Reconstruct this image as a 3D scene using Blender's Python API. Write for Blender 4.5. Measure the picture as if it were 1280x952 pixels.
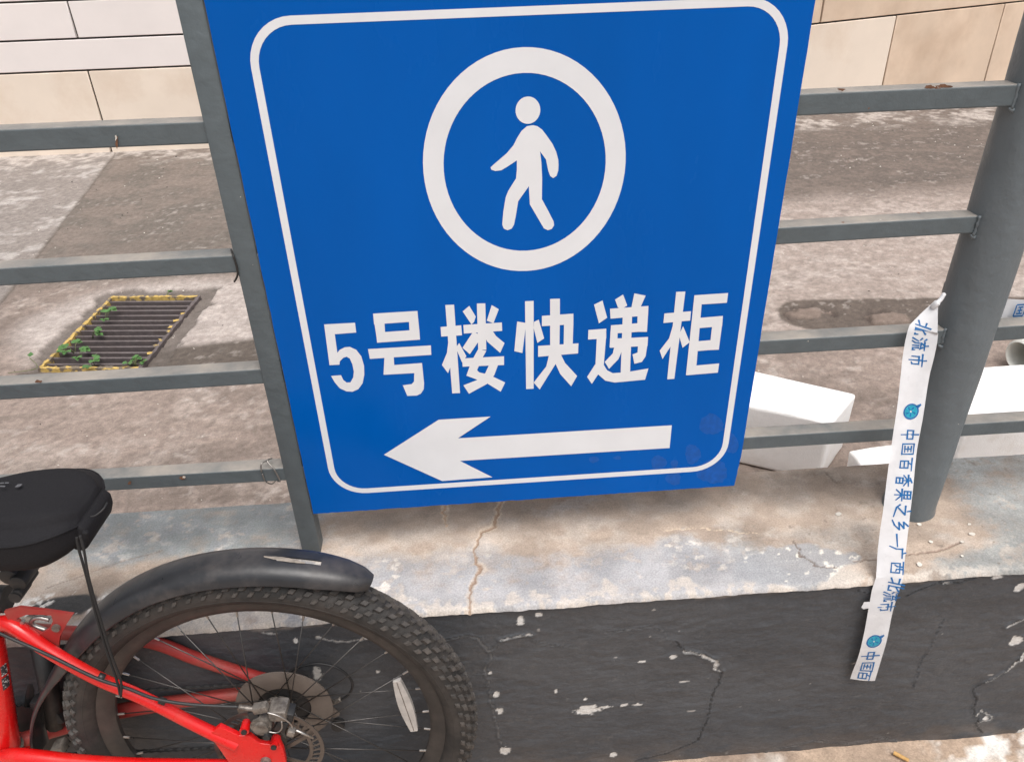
import bpy, bmesh, math, random
import numpy as np
from mathutils import Vector, Matrix

for _o in list(bpy.data.objects):
    bpy.data.objects.remove(_o)
random.seed(7)
sc = bpy.context.scene
COL = sc.collection
pi = math.pi

# ------------------------------------------------------------------ camera, sky, sun, exposure
IW, IH, FPX = 1280.0, 952.0, 1000.0
PITCH, ROLL, YAW = math.radians(32.543), math.radians(-1.848), math.radians(2.911)
CAM = np.array([0.0, 0.0, 1.55])
_f = np.array([math.sin(YAW) * math.cos(PITCH), math.cos(YAW) * math.cos(PITCH), -math.sin(PITCH)])
_r = np.array([math.cos(YAW), -math.sin(YAW), 0.0])
_u = np.cross(_r, _f)
CR = math.cos(ROLL) * _r + math.sin(ROLL) * _u
CU = -math.sin(ROLL) * _r + math.cos(ROLL) * _u
CF = _f
cam_d = bpy.data.cameras.new('camera')
cam = bpy.data.objects.new('camera', cam_d)
COL.objects.link(cam)
cam.matrix_world = Matrix(((CR[0], CU[0], -CF[0], CAM[0]), (CR[1], CU[1], -CF[1], CAM[1]),
                           (CR[2], CU[2], -CF[2], CAM[2]), (0, 0, 0, 1)))
cam_d.sensor_fit = 'HORIZONTAL'
cam_d.sensor_width = 36.0
cam_d.lens = 36.0 * FPX / IW
cam_d.clip_start = 0.05
cam_d.clip_end = 500.0
sc.camera = cam

SUN_EL, SUN_AZ = math.radians(68), math.radians(158)     # azimuth measured from +Y (behind the fence) towards +X
world = bpy.data.worlds.new('World')
sc.world = world
world.use_nodes = True
wn = world.node_tree
wn.nodes.clear()
sky = wn.nodes.new('ShaderNodeTexSky')
sky.sky_type = 'NISHITA'
sky.sun_disc = False
sky.sun_elevation = SUN_EL
sky.sun_rotation = SUN_AZ
sky.air_density = 1.0
sky.dust_density = 7.0
sky.ozone_density = 0.6
wbg = wn.nodes.new('ShaderNodeBackground')
wbg.inputs['Strength'].default_value = 0.15
wout = wn.nodes.new('ShaderNodeOutputWorld')
hs = wn.nodes.new('ShaderNodeHueSaturation')      # thin overcast: the blue is mostly washed out
hs.inputs['Saturation'].default_value = 0.34
wn.links.new(sky.outputs['Color'], hs.inputs['Color'])
wn.links.new(hs.outputs['Color'], wbg.inputs['Color'])
wn.links.new(wbg.outputs['Background'], wout.inputs['Surface'])

sun_d = bpy.data.lights.new('sun', 'SUN')
sun_d.energy = 1.5
sun_d.angle = math.radians(42)
sun_d.color = (1.0, 0.97, 0.94)
sun = bpy.data.objects.new('sun', sun_d)
COL.objects.link(sun)
sdir = Vector((math.sin(SUN_AZ) * math.cos(SUN_EL), math.cos(SUN_AZ) * math.cos(SUN_EL), math.sin(SUN_EL)))
sun.rotation_euler = (-sdir).to_track_quat('-Z', 'Y').to_euler()
sun.location = (0, 0, 6)

vs = sc.view_settings
vs.view_transform = 'Standard'
vs.look = 'None'
vs.gamma = 1.0
vs.use_curve_mapping = False
vs.exposure = 0.10

# ------------------------------------------------------------------ measuring helpers (photograph pixel -> point on a real plane)
def ray(x, y):
    return CF + CR * (x - IW / 2) / FPX - CU * (y - IH / 2) / FPX
def atz(x, y, z):
    d = ray(x, y)
    return CAM + d * (z - CAM[2]) / d[2]
def aty(x, y, Y):
    d = ray(x, y)
    return CAM + d * (Y - CAM[1]) / d[1]
def pj(p):
    v = np.asarray(p) - CAM
    return (IW / 2 + FPX * (v @ CR) / (v @ CF), IH / 2 - FPX * (v @ CU) / (v @ CF))

# ------------------------------------------------------------------ noise
def _h(ix, iy, s):
    v = np.sin(ix * 127.1 + iy * 311.7 + s * 74.7) * 43758.5453
    return v - np.floor(v)
def vn(x, y, s=0):
    ix, iy = np.floor(x), np.floor(y)
    fx, fy = x - ix, y - iy
    fx = fx * fx * (3 - 2 * fx)
    fy = fy * fy * (3 - 2 * fy)
    a, b = _h(ix, iy, s), _h(ix + 1, iy, s)
    c, d = _h(ix, iy + 1, s), _h(ix + 1, iy + 1, s)
    return (a + (b - a) * fx) * (1 - fy) + (c + (d - c) * fx) * fy
def fbm(x, y, s=0, o=4):
    t, a, n = 0.0, 0.5, 0.0
    for k in range(o):
        t = t + a * vn(x * 2 ** k + 17.3 * k, y * 2 ** k - 9.1 * k, s + k)
        n += a
        a *= 0.5
    return t / n
def sm(a, b, x):
    t = np.clip((x - a) / (b - a), 0, 1)
    return t * t * (3 - 2 * t)
def mixc(c, col, m):
    return c * (1 - m[..., None]) + np.array(col) * m[..., None]
def pdist(X, Y, poly):
    d = np.full(X.shape, 1e9)
    for (x0, y0), (x1, y1) in zip(poly[:-1], poly[1:]):
        ux, uy = x1 - x0, y1 - y0
        L = ux * ux + uy * uy + 1e-12
        t = np.clip(((X - x0) * ux + (Y - y0) * uy) / L, 0, 1)
        d = np.minimum(d, np.hypot(X - x0 - t * ux, Y - y0 - t * uy))
    return d

# ------------------------------------------------------------------ objects
ORIG = {}
def tag(o, label=None, cat=None, group=None, kind=None):
    if label: o['label'] = label
    if cat: o['category'] = cat
    if group: o['group'] = group
    if kind: o['kind'] = kind
    return o
def empty(name, loc, label, cat, group=None):
    o = bpy.data.objects.new(name, None)
    COL.objects.link(o)
    o.location = tuple(loc)
    o.empty_display_size = 0.05
    ORIG[o.name] = Vector(loc)
    return tag(o, label, cat, group)
def mesh(name, V, Fc, m, parent=None, smooth=False, cols=None, sharp=None):
    V = np.asarray(V, float).reshape(-1, 3)
    c = V.mean(0)
    if not parent:
        c[2] = V[:, 2].min()
    me = bpy.data.meshes.new(name)
    me.from_pydata((V - c).tolist() if len(V) < 50000 else (V - c), [], Fc)
    if smooth:
        me.polygons.foreach_set('use_smooth', np.ones(len(me.polygons), bool))
        if sharp:
            me.set_sharp_from_angle(angle=math.radians(sharp))
    if cols is not None:
        at = me.attributes.new('col', 'FLOAT_COLOR', 'POINT')
        rgba = np.ones((len(V), 4), np.float32)
        rgba[:, :3] = np.clip(cols.reshape(-1, 3), 0, 1)
        at.data.foreach_set('color', rgba.ravel())
    me.update()
    if m:
        me.materials.append(m)
    o = bpy.data.objects.new(name, me)
    COL.objects.link(o)
    ORIG[o.name] = Vector(c)
    if parent:
        o.parent = parent
        o.location = Vector(c) - ORIG[parent.name]
    else:
        o.location = c
    return o
class MB:
    def __init__(s): s.v, s.f = [], []
    def add(s, V, F):
        n = len(s.v)
        s.v += [tuple(map(float, p)) for p in V]
        s.f += [tuple(i + n for i in f) for f in F]
        return s
    def build(s, name, m, parent=None, smooth=False, sharp=None):
        return mesh(name, s.v, s.f, m, parent, smooth, None, sharp)
BOXF = [(0, 3, 2, 1), (4, 5, 6, 7), (0, 1, 5, 4), (1, 2, 6, 5), (2, 3, 7, 6), (3, 0, 4, 7)]
def boxv(x0, x1, y0, y1, z0, z1):
    return [(x0, y0, z0), (x1, y0, z0), (x1, y1, z0), (x0, y1, z0), (x0, y0, z1), (x1, y0, z1), (x1, y1, z1), (x0, y1, z1)]
def bevel(o, w, seg=2):
    bm = bmesh.new()
    bm.from_mesh(o.data)
    bmesh.ops.bevel(bm, geom=bm.edges[:], offset=w, segments=seg, affect='EDGES', profile=0.5)
    bm.to_mesh(o.data)
    bm.free()
    o.data.polygons.foreach_set('use_smooth', np.ones(len(o.data.polygons), bool))
    o.data.set_sharp_from_angle(angle=math.radians(40))
    return o
def tube(path, rad, seg=10, cap=True):
    P = [Vector(p) for p in path]
    n = len(P)
    rad = [rad] * n if isinstance(rad, (int, float)) else rad
    V, Fc = [], []
    up = Vector((0.013, 0.31, 0.95)).normalized()
    t0 = (P[1] - P[0]).normalized()
    if abs(t0.dot(up)) > 0.9: up = Vector((1, 0.05, 0.1)).normalized()
    a = (up - t0 * up.dot(t0)).normalized()
    for i in range(n):
        t = (P[min(i + 1, n - 1)] - P[max(i - 1, 0)]).normalized()
        a = (a - t * a.dot(t)).normalized()
        b = t.cross(a)
        for k in range(seg):
            q = 2 * pi * k / seg
            V.append(P[i] + (a * math.cos(q) + b * math.sin(q)) * rad[i])
    for i in range(n - 1):
        for k in range(seg):
            k2 = (k + 1) % seg
            Fc.append((i * seg + k, i * seg + k2, (i + 1) * seg + k2, (i + 1) * seg + k))
    if cap:
        Fc.append(tuple(range(seg))[::-1])
        Fc.append(tuple((n - 1) * seg + k for k in range(seg)))
    return V, Fc
def smoothpath(pts, k=6):
    P = [Vector(p) for p in pts]
    out = []
    for i in range(len(P) - 1):
        p0, p1, p2, p3 = P[max(i - 1, 0)], P[i], P[i + 1], P[min(i + 2, len(P) - 1)]
        for j in range(k):
            t = j / k
            out.append(0.5 * ((2 * p1) + (p2 - p0) * t + (2 * p0 - 5 * p1 + 4 * p2 - p3) * t * t + (3 * p1 - p0 - 3 * p2 + p3) * t ** 3))
    out.append(P[-1])
    return out
def prism(poly, fn, t0, t1):
    n = len(poly)
    V = [fn(x, y, t0) for x, y in poly] + [fn(x, y, t1) for x, y in poly]
    F_ = [tuple(range(n)), tuple(range(2 * n - 1, n - 1, -1))]
    F_ += [(i, i + n, (i + 1) % n + n, (i + 1) % n) for i in range(n)]
    return V, F_

# ------------------------------------------------------------------ materials
def mat(name, base=(0.5, 0.5, 0.5), rough=0.6, metal=0.0, var=0.15, scale=20.0, bump=0.2, bscale=80.0, bdist=0.001,
        attr=False, spec=0.5, dirt=None, dirt_amt=0.0, dirt_scale=6.0, dirt_lo=0.5, dirt_hi=0.7, topdust=None, spots=None, coat=0.0, rvar=0.1, stretch=None, fine=None):
    m = bpy.data.materials.new(name)
    m.use_nodes = True
    nt = m.node_tree
    N, L = nt.nodes, nt.links
    b = N['Principled BSDF']
    b.inputs['Metallic'].default_value = metal
    b.inputs['Specular IOR Level'].default_value = spec
    b.inputs['Coat Weight'].default_value = coat
    b.inputs['Coat Roughness'].default_value = 0.15
    tc = N.new('ShaderNodeNewGeometry')
    co = tc.outputs['Position']
    if stretch:
        mp = N.new('ShaderNodeMapping')
        mp.inputs['Scale'].default_value = stretch
        L.new(co, mp.inputs['Vector'])
        co = mp.outputs['Vector']
    def noise(s, det=5, rg=0.6):
        n = N.new('ShaderNodeTexNoise')
        n.inputs['Scale'].default_value = s
        n.inputs['Detail'].default_value = det
        n.inputs['Roughness'].default_value = rg
        L.new(co, n.inputs['Vector'])
        return n.outputs['Fac']
    def rng(sock, a, c, lo, hi):
        r = N.new('ShaderNodeMapRange')
        r.inputs['From Min'].default_value = a
        r.inputs['From Max'].default_value = c
        r.inputs['To Min'].default_value = lo
        r.inputs['To Max'].default_value = hi
        L.new(sock, r.inputs['Value'])
        return r.outputs['Result']
    def mixn(fac, c1, c2, mode='MIX'):
        x = N.new('ShaderNodeMix')
        x.data_type = 'RGBA'
        x.blend_type = mode
        for s_, v in ((x.inputs[0], fac), (x.inputs[6], c1), (x.inputs[7], c2)):
            if hasattr(v, 'links') or hasattr(v, 'is_output'): L.new(v, s_)
            elif isinstance(v, (int, float)): s_.default_value = v
            else: s_.default_value = (*v, 1)
        return x.outputs[2]
    if attr:
        a = N.new('ShaderNodeAttribute')
        a.attribute_name = 'col'
        c = a.outputs['Color']
    else:
        c = N.new('ShaderNodeRGB').outputs[0]
        c.default_value = (*base, 1)
    n1 = noise(scale)
    g = rng(n1, 0.25, 0.75, 1 - var, 1 + var)
    cmb = N.new('ShaderNodeCombineColor')
    for i in range(3): L.new(g, cmb.inputs[i])
    c = mixn(1.0, c, cmb.outputs[0], 'MULTIPLY')
    if fine:
        g2 = rng(noise(fine[0], 3, 0.7), 0.3, 0.7, 1 - fine[1], 1 + fine[1])
        cm2 = N.new('ShaderNodeCombineColor')
        for i in range(3): L.new(g2, cm2.inputs[i])
        c = mixn(1.0, c, cm2.outputs[0], 'MULTIPLY')
    if dirt:
        f = rng(noise(dirt_scale, 8, 0.65), dirt_lo, dirt_hi, 0, dirt_amt)
        c = mixn(f, c, dirt)
    if topdust:
        sp = N.new('ShaderNodeSeparateXYZ')
        L.new(tc.outputs['Normal'], sp.inputs[0])
        up = rng(sp.outputs['Z'], 0.6, 0.95, 0, 1)
        f = rng(noise(9, 6, 0.6), 0.3, 0.65, topdust[3], topdust[4])
        ml = N.new('ShaderNodeMath')
        ml.operation = 'MULTIPLY'
        L.new(up, ml.inputs[0])
        L.new(f, ml.inputs[1])
        c = mixn(ml.outputs[0], c, topdust[:3])
    if spots:
        for (colr, s_, lo, hi) in spots:
            f = rng(noise(s_, 3, 0.5), lo, hi, 0, 1)
            c = mixn(f, c, colr)
    L.new(c, b.inputs['Base Color'])
    L.new(rng(noise(scale * 1.7), 0.3, 0.7, max(rough - rvar, 0.03), min(rough + rvar, 1)), b.inputs['Roughness'])
    if bump:
        bp = N.new('ShaderNodeBump')
        bp.inputs['Strength'].default_value = bump
        bp.inputs['Distance'].default_value = bdist
        L.new(noise(bscale, 6, 0.6), bp.inputs['Height'])
        L.new(bp.outputs['Normal'], b.inputs['Normal'])
    return m

M = {}
M['ledge'] = mat('worn_ledge_paint', attr=True, rough=0.8, var=0.10, scale=45, fine=(330, 0.22), bump=0.8, bscale=220, bdist=0.0015)
M['face'] = mat('charcoal_wall_paint', attr=True, rough=0.58, var=0.10, scale=60, fine=(330, 0.15), bump=0.8, bscale=120, bdist=0.0018, stretch=(0.75, 1, 1.0))
M['ground'] = mat('stained_concrete', attr=True, rough=0.88, var=0.24, scale=38, fine=(210, 0.22), bump=0.7, bscale=120, bdist=0.003, rvar=0.08,
                  spots=[((0.6, 0.55, 0.5), 42, 0.735, 0.76), ((0.1, 0.08, 0.065), 60, 0.72, 0.75)])
M['far'] = mat('plain_concrete', (0.36, 0.3, 0.26), 0.9, scale=3, var=0.2)
M['rail'] = mat('grey_railing_paint', (0.092, 0.112, 0.122), 0.48, var=0.12, scale=30, bump=0.6, bscale=48, bdist=0.003,
                topdust=(0.40, 0.35, 0.30, 0.15, 0.85), spots=[((0.17, 0.07, 0.035), 38, 0.735, 0.75), ((0.55, 0.52, 0.48), 75, 0.76, 0.775)])
M['rust'] = mat('brown_rust', (0.16, 0.075, 0.042), 0.9, var=0.4, scale=120, bump=0.8, bscale=300)
M['pillar'] = mat('grey_pillar_paint', (0.116, 0.137, 0.150), 0.42, var=0.08, scale=16, bump=0.6, bscale=38, bdist=0.004,
                  spots=[((0.5, 0.48, 0.45), 70, 0.775, 0.79)])
M['blue'] = mat('blue_sign_sheet', (0.0, 0.094, 0.415), 0.24, var=0.1, scale=2.6, bump=0.08, bscale=9, bdist=0.003, spec=0.1, stretch=(1.6, 1, 0.5))
M['white'] = mat('white_sign_print', (0.735, 0.75, 0.775), 0.4, var=0.04, scale=14, bump=0.03)
M['stain'] = mat('glue_residue', (0.003, 0.088, 0.385), 0.45, var=0.25, scale=90, bump=0.3, spec=0.3)
M['signedge'] = mat('cut_sign_edge', (0.45, 0.47, 0.5), 0.5, metal=0.4, var=0.2, scale=60)
M['cream'] = mat('cream_wall_panel', (0.83, 0.72, 0.61), 0.55, var=0.05, scale=3, bump=0.08, dirt=(0.55, 0.38, 0.25), dirt_amt=0.45, dirt_scale=1.6, dirt_lo=0.5, dirt_hi=0.75)
M['pinkpanel'] = mat('pale_pink_wall_panel', (0.84, 0.78, 0.755), 0.55, var=0.04, scale=3, bump=0.08)
M['tanpanel'] = mat('stained_tan_panel', (0.72, 0.57, 0.44), 0.5, var=0.1, scale=3, bump=0.15, dirt=(0.42, 0.27, 0.17), dirt_amt=0.55, dirt_scale=1.7, dirt_lo=0.46, dirt_hi=0.75)
M['joint'] = mat('dark_panel_joint', (0.035, 0.03, 0.028), 0.9)
M['foam'] = mat('white_foam', (0.9, 0.89, 0.88), 0.75, var=0.03, scale=60, bump=0.7, bscale=220, bdist=0.002, dirt=(0.68, 0.62, 0.55), dirt_amt=0.5, dirt_scale=9, dirt_lo=0.52, dirt_hi=0.75)
M['tape'] = mat('white_packing_tape', (0.71, 0.715, 0.735), 0.35, var=0.08, scale=40, bump=0.3, bscale=50, bdist=0.001)
M['ink'] = mat('blue_print_ink', (0.006, 0.12, 0.34), 0.4, var=0.3, scale=200, bump=0)
M['ink2'] = mat('cyan_print_ink', (0.015, 0.30, 0.43), 0.4, var=0.25, scale=300, bump=0)
M['red'] = mat('red_bicycle_paint', (0.62, 0.008, 0.008), 0.28, var=0.06, scale=20, bump=0.05, spec=0.5, coat=0.3, dirt=(0.3, 0.11, 0.07), dirt_amt=0.3, dirt_scale=16, dirt_lo=0.5, dirt_hi=0.8)
M['reddusty'] = mat('dusty_red_paint', (0.33, 0.028, 0.025), 0.5, var=0.12, scale=25, bump=0.05, dirt=(0.25, 0.16, 0.12), dirt_amt=0.45, dirt_scale=14, dirt_lo=0.42, dirt_hi=0.75)
M['plastic'] = mat('black_mudguard_plastic', (0.022, 0.023, 0.026), 0.36, var=0.2, scale=18, bump=0.15, bscale=120, dirt=(0.15, 0.13, 0.12), dirt_amt=0.5, dirt_scale=14, dirt_lo=0.5, dirt_hi=0.8)
M['rubber'] = mat('dusty_tyre_rubber', (0.019, 0.018, 0.0172), 0.7, var=0.3, scale=50, bump=0.5, bscale=180, dirt=(0.105, 0.085, 0.073), dirt_amt=0.4, dirt_scale=18, dirt_lo=0.4, dirt_hi=0.75)
M['tread'] = mat('dusty_tread_rubber', (0.046, 0.042, 0.039), 0.75, var=0.3, scale=60, bump=0.3, bscale=180, dirt=(0.14, 0.115, 0.098), dirt_amt=0.5, dirt_scale=30, dirt_lo=0.42, dirt_hi=0.75)
M['rim'] = mat('dusty_black_rim', (0.025, 0.023, 0.022), 0.5, var=0.2, scale=30, dirt=(0.12, 0.095, 0.08), dirt_amt=0.5, dirt_scale=16, dirt_lo=0.4, dirt_hi=0.8)
M['steel'] = mat('dull_steel', (0.42, 0.40, 0.38), 0.38, metal=0.9, var=0.2, scale=40, bump=0.1)
M['spoke'] = mat('dark_spoke_steel', (0.09, 0.086, 0.083), 0.35, metal=0.8, var=0.2, scale=40, bump=0)
M['rotor'] = mat('tarnished_rotor', (0.15, 0.13, 0.115), 0.45, metal=0.7, var=0.2, scale=40, bump=0.1)
M['guard'] = mat('brown_dusty_plastic', (0.13, 0.105, 0.088), 0.6, var=0.2, scale=30, bump=0.2)
M['caliper'] = mat('greasy_grey_alloy', (0.24, 0.215, 0.19), 0.45, metal=0.5, var=0.3, scale=50, bump=0.3, dirt=(0.05, 0.04, 0.035), dirt_amt=0.8, dirt_scale=60, dirt_lo=0.45, dirt_hi=0.65)
M['black'] = mat('black_part', (0.018, 0.018, 0.019), 0.5, var=0.2, scale=40, bump=0.15)
M['fabric'] = mat('black_saddle_cloth', (0.0125, 0.012, 0.014), 0.85, var=0.2, scale=400, bump=0.3, bscale=700, bdist=0.0006, spec=0.25)
M['greyprint'] = mat('grey_cover_print', (0.11, 0.11, 0.12), 0.7, bump=0)
M['sticker'] = mat('dark_frame_sticker', (0.05, 0.05, 0.055), 0.4, bump=0, spots=[((0.6, 0.6, 0.6), 180, 0.55, 0.58)])
M['cord'] = mat('black_cord', (0.015, 0.014, 0.014), 0.85, bump=0.5, bscale=900)
M['mud'] = mat('dried_mud', (0.26, 0.225, 0.19), 0.9, var=0.4, scale=90, bump=0.5)
M['reflector'] = mat('dirty_clear_reflector', (0.42, 0.395, 0.37), 0.4, var=0.2, scale=60, bump=0.5, bscale=500)
M['grate'] = mat('dark_grate_iron', (0.12, 0.10, 0.10), 0.6, metal=0.1, var=0.3, scale=60, bump=0.3, dirt=(0.13, 0.1, 0.09), dirt_amt=0.5, dirt_scale=20)
M['yellow'] = mat('chipped_yellow_paint', (0.52, 0.36, 0.11), 0.8, var=0.3, scale=60, bump=0.8, bscale=200, spots=[((0.17, 0.135, 0.1), 34, 0.5, 0.56)])
M['mortar'] = mat('broken_mortar', (0.24, 0.2, 0.175), 0.95, var=0.35, scale=60, bump=1.0, bscale=120, bdist=0.004)
M['pit'] = mat('dark_pit', (0.02, 0.018, 0.017), 0.9)
M['leaf'] = mat('weed_leaf', (0.07, 0.165, 0.045), 0.5, var=0.4, scale=60, bump=0.2)
M['stem'] = mat('weed_stem', (0.13, 0.15, 0.06), 0.7)
M['wire'] = mat('bare_tie_wire', (0.32, 0.30, 0.28), 0.4, metal=0.8, var=0.3, scale=60, bump=0)
M['blackwire'] = mat('black_tie_wire', (0.02, 0.018, 0.017), 0.5, bump=0)
M['flake'] = mat('white_paint_flake', (0.62, 0.58, 0.52), 0.7)
M['butt'] = mat('tan_filter_paper', (0.55, 0.33, 0.12), 0.8, var=0.25, scale=200)
M['shell'] = mat('pale_green_white_plastic', (0.72, 0.73, 0.68), 0.5, var=0.1, scale=20, bump=0.2, bscale=30)

M['foam'].node_tree.nodes['Principled BSDF'].inputs['Subsurface Weight'].default_value = 0.6
M['foam'].node_tree.nodes['Principled BSDF'].inputs['Subsurface Radius'].default_value = (0.05, 0.05, 0.05)
M['tape'].node_tree.nodes['Principled BSDF'].inputs['Alpha'].default_value = 0.9
# ------------------------------------------------------------------ ground
YW, ZL, YBK = 0.945, 0.494, 1.250        # wall face, wall top height, wall back
def grid_mesh(name, xs, ys, Z, cols, m, parent=None, hole=None, fn=None):
    X, Y = np.meshgrid(xs, ys)
    nx, ny = len(xs), len(ys)
    V = np.stack([X, Y, Z], -1) if fn is None else fn(X, Y, Z)
    idx = np.arange(nx * ny).reshape(ny, nx)
    q = np.stack([idx[:-1, :-1], idx[:-1, 1:], idx[1:, 1:], idx[1:, :-1]], -1)
    if hole is not None:
        q = q[~hole[:-1, :-1]]
    q = q.reshape(-1, 4)
    return mesh(name, V.reshape(-1, 3), q, m, parent, smooth=True, cols=cols)

GC, GA, GW, GH = np.array([-1.432, 2.99]), math.radians(-6.0), 0.405, 0.615    # drain grate: centre, turn, size
def gl(x, y):
    ca, sa = math.cos(-GA), math.sin(-GA)
    return (x - GC[0]) * ca - (y - GC[1]) * sa, (x - GC[0]) * sa + (y - GC[1]) * ca

big = [(-60, -60, -0.16), (60, -60, -0.16), (60, 60, -0.16), (-60, 60, -0.16)]
tag(mesh('ground', big, [(0, 1, 2, 3)], M['far']), 'pale concrete ground all around the yard', kind='structure')

def yard():
    xs = np.arange(-3.9, 4.6, 0.0085)
    ys = [1.24]
    while ys[-1] < 6.9:
        ys.append(ys[-1] + 0.0055 + 0.0022 * (ys[-1] - 1.24))
    ys = np.array(ys)
    X, Y = np.meshgrid(xs, ys)
    a = fbm(X * 1.3, Y * 1.3, 1, 5)
    b = fbm(X * 5, Y * 7, 2, 5)
    c = fbm(X * 22, Y * 26, 3, 4)
    st = fbm(X * 2.2, Y * 11, 4, 5)           # streaks along the fence
    wob = (b - 0.5) * 0.22 + (c - 0.5) * 0.1
    col = np.zeros(X.shape + (3,)) + np.array([0.292, 0.224, 0.187])
    col = mixc(col, (0.205, 0.158, 0.131), sm(0.40, 0.66, a * 0.5 + st * 0.5))
    col = mixc(col, (0.40, 0.33, 0.286), sm(0.5, 0.72, b * 0.6 + c * 0.4) * 0.5)
    jx = -2.363 + (5.568 - Y) * 0.1245        # slab joint
    left = sm(0.012, -0.012, X - jx)
    # left slab: greyer and paler
    col = mixc(col, (0.25, 0.222, 0.203), left * 0.8)
    col = mixc(col, (0.44, 0.405, 0.38), left * sm(0.5, 0.66, b * 0.55 + c * 0.45) * 0.7)
    # darker olive-brown far field right of the joint
    dk = sm(3.35, 3.75, Y + wob) * (1 - left) * sm(0.6, -0.3, X)
    col = mixc(col, (0.145, 0.122, 0.102), dk * (0.55 + 0.42 * sm(0.38, 0.6, b * .6 + c * .4)))
    # far right: dark, then a pale worn band in front of it
    dr = sm(3.95, 4.35, Y + wob * 1.6) * sm(0.4, 1.2, X)
    col = mixc(col, (0.125, 0.10, 0.085), dr * (0.6 + 0.38 * sm(0.36, 0.6, c * .6 + b * .4)))
    pb = sm(2.55, 2.75, Y + wob) * sm(4.25, 3.85, Y + wob) * sm(0.4, 1.2, X)
    col = mixc(col, (0.41, 0.34, 0.30), pb * (0.45 + 0.5 * sm(0.42, 0.62, st * 0.5 + c * 0.5)))
    # pale cement by the building foot
    bf = sm(5.28, 5.5, Y + wob * 0.9)
    col = mixc(col, (0.46, 0.405, 0.365), bf * sm(0.4, 0.64, b * 0.5 + c * 0.5) * 0.85)
    # pale cement haunch round the grate
    gx, gy = gl(X, Y)
    e = np.hypot((gx - 0.14) / 0.62, (gy - 0.06) / 0.46)
    hg = sm(1.1, 0.75, e + wob * 1.2)
    col = mixc(col, (0.47, 0.41, 0.375), hg * (0.55 + 0.45 * c))
    # brown damp stain right of the grate
    p = [atz(*q, 0)[:2] for q in ((196, 462), (250, 436), (320, 428))]
    s1 = sm(0.16, 0.1, pdist(X, Y, [(GC[0] + .25, GC[1] - .30), (-0.8, 2.74), (-0.35, 2.66)]) + wob * 0.12) * sm(2.93, 2.86, Y + (X + 1.0) * 0.05)
    col = mixc(col, (0.10, 0.078, 0.062), s1 * 0.97)
    # brown puddle stain on the right
    s2 = sm(0.14, 0.12, pdist(X, Y, [(1.36, 2.79), (1.6, 2.77), (2.1, 2.73), (2.6, 2.7)]) + wob * 0.18)
    col = mixc(col, (0.112, 0.085, 0.068), s2 * 0.97)
    # curved drag streaks near the fence
    near = sm(2.75, 2.45, Y)
    sk = sm(0.6, 0.78, fbm(X * 1.6 + Y * 0.6, Y * 16 - X * 3.0, 9, 4))
    col = mixc(col, (0.20, 0.158, 0.13), near * sk * 0.5)
    col = mixc(col, (0.21, 0.19, 0.085), sm(0.22, 0.05, np.hypot((X + 0.46) / 1.3, Y - 1.40)) * sm(0.4, 0.6, c) * 0.7)
    lum = col.mean(-1, keepdims=True)
    col = (lum + (col - lum) * 0.88) * 0.92
    fg = fbm(X * 80, Y * 90, 14, 3)
    col = col * (0.86 + 0.28 * sm(0.25, 0.75, fg * 0.7 + c * 0.3))[..., None]
    pk = sm(0.66, 0.72, fbm(X * 34, Y * 40, 15, 3)) * sm(0.48, 0.6, b)
    col = mixc(col, (0.52, 0.47, 0.43), pk * 0.3)
    Z = (a - 0.5) * 0.012 + (b - 0.5) * 0.006 + (c - 0.5) * 0.004 + (fg - .5) * 0.0015
    # joint groove
    jd = np.abs(X - jx + (c - 0.5) * 0.015)
    g = sm(0.010, 0.003, jd) * sm(3.0, 3.2, Y)
    col = mixc(col, (0.11, 0.09, 0.075), g * 0.85)
    Z -= g * 0.008
    # shallow broken rings
    for cx, cy, rx, ry, amp in ((1.354, 2.80, 0.085, 0.060, 0.012), (1.655, 2.725, 0.085, 0.062, 0.016)):
        rr = np.hypot((X - cx) / rx, (Y - cy) / ry) + (c - 0.5) * 0.9 + (fbm(X * 60, Y * 60, 13, 2) - .5) * 0.5
        ring = sm(0.26, 0.05, np.abs(rr - 1)) * sm(0.42, 0.6, fbm(X * 24, Y * 24, 12, 2) + 0.08)
        col = mixc(col, (0.085, 0.065, 0.055), ring * 0.85)
        Z -= ring * amp
        inn = sm(0.95, 0.75, rr)
        col = mixc(col, (0.24, 0.182, 0.15), inn * 0.6)
        Z += inn * 0.004
    # chipped mortar edge round the grate
    bx = np.maximum(np.abs(gx) - GW / 2, np.abs(gy) - GH / 2)
    md = sm(0.066, 0.052, bx + (fbm(X * 16, Y * 16, 21, 4) - 0.5) * 0.11)
    col = mixc(col, (0.105, 0.087, 0.075), md * (0.7 + 0.3 * c))
    Z -= md * 0.012 * (0.6 + c)
    hole = bx < -0.004
    return grid_mesh('yard_floor', xs, ys, Z, col, M['ground'], hole=hole)
tag(yard(), kind='structure')

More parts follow.
